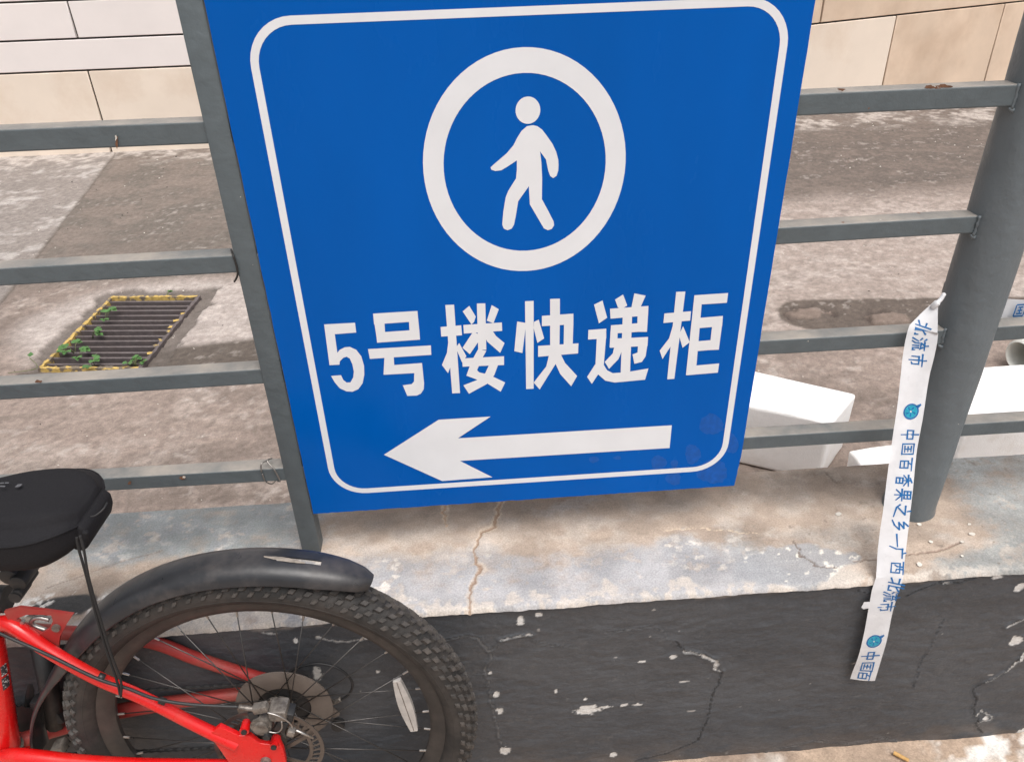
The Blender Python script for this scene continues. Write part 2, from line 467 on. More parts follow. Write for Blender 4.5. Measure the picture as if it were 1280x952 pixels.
def pavement():
    xs = np.arange(-2.2, 1.8, 0.01)
    ys = np.arange(-0.4, YW + 0.02, 0.008)
    X, Y = np.meshgrid(xs, ys)
    b = fbm(X * 6, Y * 6, 31, 5)
    c = fbm(X * 28, Y * 28, 32, 4)
    col = np.zeros(X.shape + (3,)) + np.array([0.40, 0.30, 0.225])
    col = mixc(col, (0.29, 0.215, 0.165), sm(0.45, 0.65, b))
    col = mixc(col, (0.62, 0.56, 0.5), sm(0.58, 0.72, c * 0.6 + b * 0.4) * 0.8)
    cx = atz(1230, 930, 0)
    pt = sm(0.08, 0.03, np.hypot((X - cx[0]) / 1.8, Y - cx[1]) + (c - 0.5) * 0.1)
    col = mixc(col, (0.72, 0.69, 0.65), pt * sm(0.42, 0.5, c))
    Z = (b - 0.5) * 0.01 + (c - 0.5) * 0.004
    return grid_mesh('pavement', xs, ys, Z, col, M['ground'])
tag(pavement(), kind='structure')

# ------------------------------------------------------------------ building behind the yard
bld = empty('building', (0, 5.62, 0), 'building foot clad in cream wall panels at the far side of the yard', 'building')
def panel(p0, p1, q0, z0, z1, m, depth=0.03):
    d = np.array(p1) - np.array(p0)
    d /= np.linalg.norm(d)
    nrm = np.array([d[1], -d[0]])              # towards the camera
    a, b = np.array(p0) + d * q0[0], np.array(p0) + d * q0[1]
    V = []
    for z in (z0, z1):
        for p, k in ((a, 0), (b, 0), (b, -depth), (a, -depth)):
            q = p + nrm * k
            V.append((q[0], q[1], z))
    o = mesh('panel', V, BOXF, m, bld)
    return bevel(o, 0.003, 1)
KX, KY = 2.0, 5.60
L0, L1 = (-5.2, 5.62), (KX, 5.62)
R0, R1 = (KX, KY + 0.02), (6.4, KY + 0.02 + 4.4 * 0.33)
g = 0.006
courses = [(-0.03, 0.531, 0.78, 0.0), (0.531, 0.722, 1.56, 0.0), (0.722, 0.943, 0.78, 0.0), (0.943, 1.45, 0.78, 0.0), (1.45, 1.97, 0.78, 0.39), (1.97, 2.5, 0.78, 0.0)]
for k, (z0, z1, wd, off) in enumerate(courses):
    x = -1.62 - 5 * 1.56 + off
    while x < KX:
        a, b = max(x, -5.2), min(x + wd, KX)
        if b > a + 0.05:
            panel(L0, L1, (a + 5.2 + g, b + 5.2 - g), z0 + g, z1 - g, M['cream'] if k == 0 else M['pinkpanel'])
        x += wd
dR = np.array(R1) - np.array(R0)
LR = np.linalg.norm(dR)
dR /= LR
def on_right(px, py):                        # distance along the angled wall where a sight line meets it
    d = ray(px, py)
    A = np.array([[d[0], -dR[0]], [d[1], -dR[1]]])
    t = np.linalg.solve(A, np.array([R0[0] - CAM[0], R0[1] - CAM[1]]))
    return t[1], CAM[2] + d[2] * t[0]
s1, s2 = on_right(1113, 60)[0], on_right(1244, 52)[0]
zj = on_right(1150, 16)[1]
step = s2 - s1
for k, (z0, z1) in enumerate([(-0.03, zj), (zj, zj + 0.62), (zj + 0.62, zj + 1.24), (zj + 1.24, zj + 1.86)]):
    st2 = step * (1 if k == 0 else 3)
    s = s1 - 4 * step + (0 if k == 0 else 0.35 * step)
    while s < LR:
        a, b = max(s, 0.0), min(s + st2, LR)
        if b > a + 0.05:
            panel(R0, R1, (a + g, b - g), z0 + g, z1 - g, M['tanpanel'] if a > s1 - 0.1 - (3 * step if k else 0) else M['cream'])
        s += st2
core = MB()
core.add([(-5.2, 5.637, -0.14), (KX, 5.637, -0.14), (KX, 6.4, -0.14), (-5.2, 6.4, -0.14), (-5.2, 5.637, 2.5), (KX, 5.637, 2.5), (KX, 6.4, 2.5), (-5.2, 6.4, 2.5)], BOXF)
nr = np.array([dR[1], -dR[0]])
c0, c1 = np.array(R0) - nr * 0.017, np.array(R1) - nr * 0.017
core.add([(c0[0], c0[1], -0.14), (c1[0], c1[1], -0.14), (c1[0], c1[1] + 1, -0.14), (c0[0], c0[1] + .6, -0.14),
          (c0[0], c0[1], 2.49), (c1[0], c1[1], 2.49), (c1[0], c1[1] + 1, 2.49), (c0[0], c0[1] + .6, 2.49)], BOXF)
core.build('wall', M['joint'], bld)

# ------------------------------------------------------------------ low wall with painted top
wall = empty('low_wall', (0.2, 1.1, 0), 'low wall with worn pale top and flaking charcoal front under the railing', 'wall')
def Z8(pts): return [(560 + x / 2.56, 580 + y / 2.56) for x, y in pts]
def Z7(pts): return [(960 + x / 2.703, 600 + y / 2.703) for x, y in pts]
def onface(pts): return [tuple(aty(x, y, YW)[[0, 2]]) for x, y in pts]
def onledge(pts): return [tuple(atz(x, y, ZL)[[0, 1]]) for x, y in pts]

def ledge():
    xs = np.arange(-1.5, 1.75, 0.0024)
    ys = np.arange(YW - 0.004, YBK + 0.001, 0.0024)
    X, Y = np.meshgrid(xs, ys)
    d = Y - YW
    n1 = fbm(X * 5, Y * 11, 41, 5)
    n2 = fbm(X * 24, Y * 30, 42, 5)
    n3 = fbm(X * 95, Y * 110, 43, 3)
    nn = n1 * 0.42 + n2 * 0.38 + n3 * 0.2
    L = sm(-0.24, -0.42, X + (n1 - .5) * 0.3)
    Rr = sm(0.38, 0.60, X + (n1 - .5) * 0.35 + (d - 0.1) * 0.9)
    mid = (1 - L) * (1 - Rr)
    bias = L * (0.10 + 0.10 * sm(0.14, 0.26, d) - 0.20 * sm(0.09, 0.02, np.abs(d - 0.10))) + mid * (0.24 * sm(0.165, 0.05, d) - 0.20 * sm(0.10, 0.2, d)) + Rr * (-0.18 + 0.30 * sm(0.07, 0.03, d) * sm(0.72, 0.85, X) + 0.30 * sm(0.86, 1.0, X))
    p = sm(0.36, 0.66, n1 * 0.5 + n2 * 0.36 + n3 * 0.14 + bias)
    p = p * (1 - 0.55 * sm(0.60, 0.68, n2 * 0.6 + n3 * 0.4))
    bare = mixc(np.zeros(X.shape + (3,)) + np.array([0.43, 0.335, 0.262]), (0.52, 0.435, 0.365), sm(0.35, 0.72, n2))
    bare = mixc(bare, (0.215, 0.16, 0.122), sm(0.42, 0.75, n1) * (0.3 + 0.25 * sm(0.2, 0.28, d)) + 0.62 * sm(0.17, 0.27, d + (n2 - .5) * .06) * (1 - L))  # brown dirt towards the back, deepened to paint in shade under the sign
    paint = mixc(np.zeros(X.shape + (3,)) + np.array([0.415, 0.405, 0.408]), (0.26, 0.285, 0.285), L * sm(0.02, 0.14, d) * 0.9)
    paint = mixc(paint, (0.335, 0.338, 0.352), sm(0.45, 0.7, n2) * 0.5)
    paint = mixc(paint, (0.31, 0.32, 0.305), Rr * 0.8)
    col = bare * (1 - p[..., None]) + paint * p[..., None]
    sc_ = sm(0.585, 0.63, fbm(X * 60, Y * 85, 44, 5)) * sm(0.45, 0.62, n1 * .6 + n2 * .4) * (mid * sm(0.17, 0.1, d) + 0.3 * L + 0.1 * Rr)
    col = mixc(col, (0.70, 0.64, 0.57), np.clip(sc_ * 1.3, 0, 1) * 0.9)
    col = col * (0.86 + 0.28 * sm(0.3, 0.7, fbm(X * 14, Y * 18, 47, 5)))[..., None]
    fe = sm(0.02, 0.004, d - 0.05 * np.clip(n2 - 0.42, 0, 1) * 2.2 * (1 - Rr * 0.8)) * (1 - 0.75 * sm(0.75, 0.95, X))
    col = mixc(col, (0.60, 0.53, 0.46), fe * 0.8 * sm(0.44, 0.50, n3 * .5 + n2 * .5))
    dsp = sm(0.735, 0.86, fbm(X * 95, Y * 95, 46, 3)) * (0.2 + 0.7 * Rr)
    col = mixc(col, (0.19, 0.145, 0.115), dsp * 0.6)
    lum = col.mean(-1, keepdims=True)
    col = (lum + (col - lum) * 0.9) * 0.92
    # grey paint remnant with white scuffs, front right
    q = atz(985, 705, ZL)
    rem = sm(1.0, 0.8, np.hypot((X - q[0] - .02) / 0.12, (Y - q[1]) / 0.05) + (n2 - .5) * 1.0)
    col = mixc(col, (0.33, 0.335, 0.345), rem * 0.85)
    col = mixc(col, (0.74, 0.69, 0.62), rem * sm(0.52, 0.58, n3 * 0.4 + n2 * 0.6))
    Z = ZL + (n1 - .5) * 0.006 + (n2 - .5) * 0.0022 + p * 0.0007 + (n3 - .5) * 0.0008
    wx, wy = X + (n3 - .5) * 0.014 + (n2 - .5) * 0.014, Y + (n3 - .5) * 0.008
    for pts, w, cc, ed in ((Z8([(170, 120), (150, 200), (112, 215), (85, 280), (105, 330), (75, 400), (68, 465)]), 0.0036, (0.27, 0.175, 0.115), 1),
                           ([(552, 628), (555, 645), (559, 658)], 0.0022, (0.45, 0.3, 0.2), 1),
                           (Z7([(85, 205), (110, 250), (150, 285), (235, 295)]), 0.0022, (0.16, 0.12, 0.1), 0),
                           (Z7([(290, 273), (350, 270), (395, 262), (480, 245), (560, 240), (650, 210)]), 0.0022, (0.2, 0.14, 0.11), 0),
                           ([(1035, 590), (1042, 600), (1047, 602)], 0.002, (0.14, 0.11, 0.09), 0),
                           ([(60, 735), (130, 708), (200, 688)], 0.0015, (0.25, 0.2, 0.17), 0),
                           (Z8([(690, 210), (820, 205), (1000, 225)]), 0.0013, (0.62, 0.5, 0.38), 0)):
        dd = pdist(wx, wy, onledge(pts))
        if ed: col = mixc(col, (0.66, 0.54, 0.42), sm(w * 2.6, w * 1.2, dd + (n2 - .5) * w * 5) * 0.4)
        k = sm(w, w * 0.5, dd)
        col = mixc(col, cc, k * 0.85)
        Z -= k * 0.003
    # flaked patch by the bicycle seat
    q = atz(75, 757, ZL)
    fl = sm(0.058, 0.042, np.hypot((X - q[0]) / 1.35, (Y - q[1]) * 2.2) + (n2 - .5) * 0.04)
    col = mixc(col, (0.055, 0.055, 0.055), fl)
    col = mixc(col, (0.72, 0.7, 0.67), sm(0.075, 0.055, np.hypot((X - q[0]) / 1.35, (Y - q[1]) * 2.0)) * sm(0.56, 0.6, n3 * 0.5 + n2 * 0.5))
    # rounded, uneven front lip
    lip = (fbm(X[0] * 9, X[0] * 0, 51, 4) - .5) * 0.006 + (fbm(X[0] * 60, X[0] * 0, 52, 3) - .5) * 0.0035
    def fn(X, Y, Z):
        t = np.clip((0.012 - (Y - YW + 0.004)) / 0.012, 0, 1)
        Zn = Z - (1 - np.sqrt(np.clip(1 - t ** 2, 0, 1))) * 0.010
        Yn = Y + (lip[None, :] - 0.0015) * sm(0.03, 0.0, Y - YW + 0.004)
        return np.stack([X, Yn, Zn], -1)
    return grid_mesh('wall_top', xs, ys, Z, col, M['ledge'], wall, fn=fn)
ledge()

def face():
    xs = np.arange(-1.5, 1.75, 0.0024)
    zs = np.arange(-0.12, ZL - 0.004, 0.0024)
    X, Z = np.meshgrid(xs, zs)
    n1 = fbm(X * 4, Z * 9, 61, 5)
    n2 = fbm(X * 20, Z * 32, 62, 5)
    n3 = fbm(X * 80, Z * 110, 63, 3)
    wr = fbm(X * 24 + Z * 6, Z * 62 + 5 * n1, 64, 4)
    col = np.zeros(X.shape + (3,)) + np.array([0.058, 0.0625, 0.070])
    col = mixc(col, (0.070, 0.074, 0.081), sm(0.4, 0.7, n1))
    col = mixc(col, (0.044, 0.047, 0.053), sm(0.5, 0.75, n2) * 0.4)
    rid = sm(0.018, 0.0, np.abs(wr - 0.52)) * sm(0.5, 0.66, fbm(X * 30, Z * 40, 67, 3))
    col = mixc(col, (0.13, 0.127, 0.125), rid * 0.4)
    dust = sm(0.07, -0.01, Z + (n1 - .5) * 0.08)
    col = mixc(col, (0.16, 0.125, 0.10), dust * 0.4 * sm(0.35, 0.6, n2))
    tt = sm(ZL - 0.022, ZL - 0.008, Z + (fbm(X * 12, X * 0 + 3, 66, 4) - 0.62) * 0.03)
    col = mixc(col, (0.30, 0.265, 0.235), tt * sm(0.45, 0.6, n3 * .4 + n2 * .6))
    Yd = (n1 - .5) * 0.008 + (wr - .5) * 0.003 + (n2 - .5) * 0.003 + (n3 - .5) * 0.001
    wx, wz = X + (n3 - .5) * 0.010 + (n2 - .5) * 0.012, Z + (n3 - .5) * 0.008 + (n2 - .5) * 0.008
    n4 = fbm(X * 230, Z * 260, 69, 3)
    W_, D_, G_ = (0.62, 0.6, 0.57), (0.02, 0.0195, 0.0195), (0.19, 0.183, 0.177)
    cr = [(Z8([(-90, 585), (-20, 562), (60, 548), (100, 560), (130, 595), (150, 590), (165, 563), (240, 545)]), 0.0020, G_, 0.8),
          (Z8([(165, 563), (240, 545), (262, 548)]), 0.0024, W_, 0.8),
          (Z8([(240, 545), (290, 575), (330, 583), (400, 590)]), 0.0014, G_, 0.5),
          (Z8([(135, 595), (145, 620), (120, 655), (130, 690), (140, 760), (160, 850), (180, 910)]), 0.0015, G_, 0.7),
          (Z8([(500, 540), (600, 530), (660, 518), (690, 535), (700, 560)]), 0.0013, G_, 0.6),
          (Z8([(725, 565), (750, 598), (820, 605), (850, 630), (875, 660), (870, 700), (840, 745), (825, 830), (800, 880), (760, 900), (690, 925), (600, 945)]), 0.0022, D_, 1.0),
          (Z8([(752, 598), (800, 602)]), 0.0022, W_, 0.9), (Z8([(805, 604), (850, 630), (873, 658)]), 0.0033, W_, 1.0),
          (Z7([(865, 588), (800, 650), (700, 700), (698, 800), (722, 850)]), 0.0024, D_, 1.0),
          (Z7([(880, 585), (805, 646), (740, 680)]), 0.0017, W_, 0.9),
          (Z7([(805, 495), (835, 482), (875, 465)]), 0.0022, W_, 0.9), (Z7([(795, 498), (850, 470)]), 0.003, D_, 0.8),
          (Z7([(700, 795), (725, 775), (748, 790), (745, 808), (712, 812)]), 0.0018, W_, 0.8),
          (Z7([(600, 470), (570, 520), (520, 620), (490, 700)]), 0.0014, D_, 0.5),
          (Z7([(0, 912), (60, 900), (160, 880), (300, 890), (400, 870), (450, 888)]), 0.0017, G_, 0.9),
          (Z7([(470, 385), (560, 348), (640, 345), (700, 325)]), 0.0025, D_, 0.9),
          (Z7([(300, 368), (350, 380), (395, 372)]), 0.002, D_, 0.8),
          ([(395, 795), (425, 800), (455, 797)], 0.0018, W_, 0.7), ([(330, 790), (345, 792)], 0.002, W_, 0.6)]
    for pts, w, cc, am in cr:
        if cc is D_: w, am = w * 0.62, am * 0.8
        elif cc is G_: w, am = w * 0.8, am * 0.8
        dd = pdist(wx, wz, onface(pts))
        k = sm(w * 1.25, w * 0.55, dd + (n4 - .5) * w * 1.6)
        col = mixc(col, cc, k * am)
        Yd += k * 0.003
        Yd -= sm(w * 4, w * 1.5, dd) * 0.0016
    chips = Z8([(232, 500), (290, 482), (400, 483), (445, 783), (720, 615), (155, 735), (165, 785), (345, 725), (183, 915), (528, 928), (440, 695), (440, 750), (600, 708),
                (565, 770), (620, 633), (755, 698), (270, 755), (136, 668), (195, 615), (250, 812), (700, 825), (665, 833), (605, 770), (275, 925), (120, 655), (498, 775)])
    rad = [(13, 14), (12, 7), (5, 8), (40, 14), (12, 7), (10, 9), (14, 10), (7, 7), (18, 14), (11, 9), (5, 4), (5, 5), (10, 4), (13, 5), (12, 4), (18, 3), (12, 3), (6, 6), (8, 3), (8, 3), (4, 3), (4, 3), (18, 3), (8, 4), (7, 9), (26, 3)]
    lst = [(c_, (a / 2.56, b / 2.56)) for c_, (a, b) in zip(chips, rad)]
    lst += list(zip(Z7([(852, 360), (838, 542), (858, 848), (866, 590), (735, 800), (770, 325), (600, 343)]), [(6, 5), (8, 5.5), (7, 5), (2.5, 7), (3, 2.5), (7, 2), (5, 1.6)]))
    lst += [((397.5, 842), (6, 9)), ((472, 839), (2.5, 2.5)), ((462, 795), (8, 2)), ((370, 800), (3, 3))]
    lst = [q_ for j_, q_ in enumerate(lst) if j_ not in (2, 10, 12, 16, 18, 19, 20, 21, 23, 24)]
    for (px, py), (ra, rb) in lst:
        x0, _, z0 = aty(px, py, YW)
        ax = abs(aty(px + ra, py, YW)[0] - x0)
        az = abs(aty(px, py + rb, YW)[2] - z0)
        s_ = np.hypot((X - x0) / ax, (Z - z0) / az) + (n4 - .5) * 0.8 + (n3 - .5) * 0.6
        k = sm(1.0, 0.85, s_)
        col = mixc(col, (0.60, 0.585, 0.56), k)
        Yd += k * 0.0015 - sm(1.6, 1.15, s_) * 0.0008
    k = sm(0.90, 0.91, fbm(X * 60, Z * 75, 71, 2)) * sm(0.45, 0.6, n1)
    col = mixc(col, (0.42, 0.4, 0.38), k * 0.8)
    def fn(X, Z, Y):
        return np.stack([X, YW + Y, Z], -1)
    o = grid_mesh('wall_face', xs, zs, Yd, col, M['face'], wall, fn=fn)
    return o
face()
mesh('wall_back', boxv(-1.5, 1.747, YW + 0.02, YBK, -0.14, ZL - 0.015), BOXF, M['far'], wall)

# ------------------------------------------------------------------ railing
RY0, RY1 = 1.105, 1.135
rl = empty('metal_railing', (0.2, 1.12, ZL), 'grey painted metal railing with four visible rails and a thick round pillar', 'railing')
rail_z = [(0.668, 0.696), (0.866, 0.894), (1.060, 1.088), (1.250, 1.280), (1.440, 1.470)]
PC, PR = np.array([0.8165, 1.122]), 0.0463
def railbar(x0, x1, z0, z1, y0=RY0, y1=RY1):
    n = 26
    V, Fc = [], []
    for i in range(n + 1):
        x = x0 + (x1 - x0) * i / n
        wz = 0.0012 * math.sin(x * 5.1 + z0 * 9)
        wy = 0.001 * math.sin(x * 3.3 + z0 * 17)
        r = 0.0026
        cs = []
        for cy, cz, a0 in ((y0 + r, z1 - r, 180), (y1 - r, z1 - r, 90), (y1 - r, z0 + r, 0), (y0 + r, z0 + r, -90)):
            for j in range(4):
                q = math.radians(a0 - 30 * j)
                cs.append((cy + r * math.cos(q), cz + r * math.sin(q)))
        for y, z in cs:
            V.append((x, y + wy, z + wz))
    m = 16
    for i in range(n):
        for k in range(m):
            Fc.append((i * m + k, i * m + (k + 1) % m, (i + 1) * m + (k + 1) % m, (i + 1) * m + k))
    Fc += [tuple(range(m)), tuple(range(n * m, n * m + m))[::-1]]
    return mesh('rail', V, [f[::-1] for f in Fc], M['rail'], rl)
for z0, z1 in rail_z:
    railbar(-1.5, -0.341, z0, z1)
    railbar(-0.311, PC[0] - PR + 0.012, z0, z1)
    railbar(PC[0] + PR - 0.012, 1.75, z0, z1)
o = bevel(mesh('post', boxv(-0.3425, -0.309, 1.1025, 1.1385, ZL - 0.004, 1.52), BOXF, M['rail'], rl), 0.003, 2)
V, Fc = [], []
ns = 56
zs = np.linspace(ZL - 0.006, 1.95, 70)
for z in zs:
    for k in range(ns):
        q = 2 * pi * k / ns
        r = PR + 0.0007 * math.sin(5 * q + z * 11) * math.sin(z * 23 + q * 3)
        if z < ZL + 0.01: r += 0.002
        V.append((PC[0] + r * math.cos(q), PC[1] + r * math.sin(q), z))
for i in range(len(zs) - 1):
    for k in range(ns):
        Fc.append((i * ns + k, i * ns + (k + 1) % ns, (i + 1) * ns + (k + 1) % ns, (i + 1) * ns + k))
Fc.append(tuple((len(zs) - 1) * ns + k for k in range(ns)))
mesh('pillar', V, Fc, M['pillar'], rl, smooth=True, sharp=60)
# lumpy weld beads where the rails meet the pillar
rz = random.Random(21)
for z0, z1 in rail_z:
    xw = PC[0] - math.sqrt(PR ** 2 - (PC[1] - RY0) ** 2)
    n_ = 9
    pts = [(xw - 0.001 + rz.uniform(-.0008, .0008), RY0 - 0.0004, z0 - 0.002 + (z1 - z0 + 0.004) * i / (n_ - 1)) for i in range(n_)]
    mesh('weld', *tube(pts, [0.0022 + rz.uniform(-.0007, .0012) for _ in range(n_)], 7), M['pillar'], rl, smooth=True)
    mesh('weld', *tube([(xw - 0.006, RY0 + 0.001, z0 - 0.001), (xw, RY0 - 0.001, z0 - 0.004), (xw + 0.003, RY0 - 0.002, z0 - 0.007)], [0.001, 0.0042, 0.0012], 7), M['pillar'], rl, smooth=True)
rz = random.Random(9)
def patch(px, py, ra, rb, m, lift=0.0006, top=False, zt_=None):
    P_ = []
    for i in range(13):
        q = 2 * pi * i / 13
        k = rz.uniform(.55, 1.15)
        x_, y_ = px + ra * k * math.cos(q), py + rb * k * math.sin(q)
        P_.append(aty(x_, y_, RY0 - lift) if not top else atz(x_, y_, zt_ + lift))
    n_ = len(P_)
    mesh('rust_patch', P_, [tuple(range(n_))], m, rl)
patch(1172, 115, 5, 9, M['rust']); patch(1163, 109, 7, 3, M['rust']); patch(1180, 108, 12, 2.5, M['rust']); patch(1052, 112, 6, 2, M['rust'])
patch(146, 178, 2.2, 8, M['rust'], 0.0016); patch(145, 172, 1.4, 4, M['flake'], 0.0022)
patch(48, 476.5, 5, 2, M['rust'], 0.001); patch(228, 597, 5, 3, M['rust'], 0.0016); patch(230, 596, 2.2, 1.6, M['flake'], 0.0022); patch(162, 603, 2.5, 2.5, M['rust'], 0.0016)
patch(1210, 116, 2.5, 1.5, M['flake']); patch(1027, 127, 2, 2, M['flake']); patch(1160, 123, 1.8, 1.8, M['flake'])

# tie wires
def tiewire(path, r, m, label):
    o = mesh('tie_wire', *tube(smoothpath(path, 6), r, 6), m, smooth=True)
    return tag(o, label, 'wire', 'tie wires on the railing')
def wy(x, y, Y): return tuple(aty(x, y, Y))
tiewire([wy(327, 590, 1.1005), wy(326.5, 580, 1.1), wy(334, 575, 1.112), wy(340, 572.5, 1.118), wy(334, 576, 1.108), wy(343, 587, 1.1), wy(350, 601, 1.0995), wy(345, 600, 1.11),
         wy(341, 604, 1.118), wy(336, 604, 1.118), wy(331, 600, 1.104), wy(328, 592, 1.1005)], 0.0013, M['wire'], 'loose pale wire loop twisted round the lowest rail beside the square post')
tiewire([wy(289, 312, 1.12), wy(291, 318, 1.103), wy(295, 330, 1.1), wy(297, 343, 1.1), wy(293, 352, 1.106)], 0.0015, M['blackwire'], 'short dark wire hooked where a rail meets the square post beside the sign')

# ------------------------------------------------------------------ blue sign
SY = 1.1000
sx0, sx1, sz0, sz1 = -0.3068, 0.4600, 0.5915, 1.4400
sg = empty('direction_sign', ((sx0 + sx1) / 2, SY, sz0), 'large blue sign with white walking figure, Chinese lettering and left arrow on the railing', 'sign')
def spt(x, y):
    p = aty(x, y, SY)
    return (p[0], p[2])
rnd = random.Random(3)
pts = []
def edge(a, b, n, amp):
    for i in range(n):
        t = i / n
        pts.append((a[0] + (b[0] - a[0]) * t + (rnd.uniform(-amp, amp) if i else 0), a[1] + (b[1] - a[1]) * t + (rnd.uniform(-amp, amp) if i else 0)))
edge((sx0, sz0), (sx1 - 0.004, sz0 + 0.001), 90, 0.0006)
edge((sx1 - 0.004, sz0 + 0.001), (sx1, sz0 + 0.075), 8, 0.0004)
edge((sx1, sz0 + 0.075), (sx1 + 0.002, sz1), 30, 0.0003)
edge((sx1 + 0.002, sz1), (sx0, sz1), 10, 0.0003)
edge((sx0, sz1), (sx0, sz0), 40, 0.0004)
b_ = MB()
n = len(pts)
b_.add([(x, SY, z) for x, z in pts], [tuple(range(n))])
b_.build('blue_sheet', M['blue'], sg)
b_ = MB()
b_.add(*prism([(x, z) for x, z in pts], lambda x, z, t: (x, t, z), SY + 0.0004, SY + 0.0036))
b_.build('backing_plate', M['signedge'], sg)
lay = [SY - 0.00030]
def decal(name, polys, m=M['white'], holes=None):
    mb = MB()
    for p in polys:
        lay[0] -= 0.000006
        area = sum(p[i][0] * p[(i + 1) % len(p)][1] - p[(i + 1) % len(p)][0] * p[i][1] for i in range(len(p)))
        if area < 0: p = p[::-1]
        mb.add([(x, lay[0], z) for x, z in p], [tuple(range(len(p)))])
    return mb.build(name, m, sg)
# border
bl, br_ = -0.2345, 0.4325
bp = {}
lx = np.mean([spt(312.6, 67)[0], spt(351, 250)[0], spt(409, 587)[0]])
lx = np.mean([spt(312.6, 67)[0], spt(409, 587.5)[0]])
rx = np.mean([spt(990, 33.6)[0], spt(908, 561)[0]])
tz = np.mean([spt(355, 20.5)[1], spt(925, -3)[1]])
bz = np.mean([spt(447, 617.5)[1], spt(860, 588.5)[1]])
def rrect(x0, x1, z0, z1, r, n=10):
    P = []
    for cx, cz, a0 in ((x1 - r, z0 + r, -90), (x1 - r, z1 - r, 0), (x0 + r, z1 - r, 90), (x0 + r, z0 + r, 180)):
        for i in range(n + 1):
            a = math.radians(a0 + 90 * i / n)
            P.append((cx + r * math.cos(a), cz + r * math.sin(a)))
    return P
def ringmesh(name, outer, inner, m):
    lay[0] -= 0.000006
    n = len(outer)
    V = [(x, lay[0], z) for x, z in outer] + [(x, lay[0], z) for x, z in inner]
    Fc = [(i, (i + 1) % n, n + (i + 1) % n, n + i) for i in range(n)]
    return mesh(name, V, Fc, m, sg)
BT = 0.0105
ringmesh('border', rrect(lx, rx, bz, tz, 0.060), rrect(lx + BT, rx - BT, bz + BT, tz - BT, 0.060 - BT), M['white'])
# ring and walking figure
def Zp(x, y): return spt(510 + x / 3.0725, 40 + y / 3.0725)
def ell(l, r, t, b, n=72):
    x0, x1 = Zp(*l)[0], Zp(*r)[0]
    z1, z0 = Zp(*t)[1], Zp(*b)[1]
    cx, cz, ax, az = (x0 + x1) / 2, (z0 + z1) / 2, (x1 - x0) / 2, (z1 - z0) / 2
    return [(cx + ax * math.cos(2 * pi * i / n), cz + az * math.sin(2 * pi * i / n)) for i in range(n)]
ringmesh('ring', ell((55, 490), (837, 470), (460, 58), (440, 918)), ell((135, 500), (760, 480), (455, 157), (443, 840)), M['white'])
decal('figure_head', [ell((413, 302), (508, 298), (462, 248), (460, 353), 40)])
fig = [(480, 358), (497, 362), (515, 375), (532, 397), (555, 430), (569, 460), (577, 490), (578, 510), (577, 532), (570, 553), (557, 561), (546, 553), (538, 530), (530, 490), (507, 458), (512, 500), (515, 560),
       (514, 642), (535, 680), (559, 727), (561, 742), (552, 756), (537, 761), (522, 754), (468, 662), (464, 592), (423, 650), (415, 700), (407, 740), (398, 755), (382, 761), (368, 755), (362, 740), (366, 690),
       (375, 635), (385, 610), (415, 562), (418, 530), (418, 493), (385, 515), (358, 531), (335, 534), (320, 529), (317, 520), (330, 508), (380, 465), (405, 435), (420, 405), (436, 380), (457, 362)]
decal('walking_figure', [[Zp(*p) for p in fig]])
def ZA(x, y): return spt(390 + x / 4.741, 350 + y / 4.741)
def ZB(x, y): return spt(630 + x / 4.267, 350 + y / 4.267)
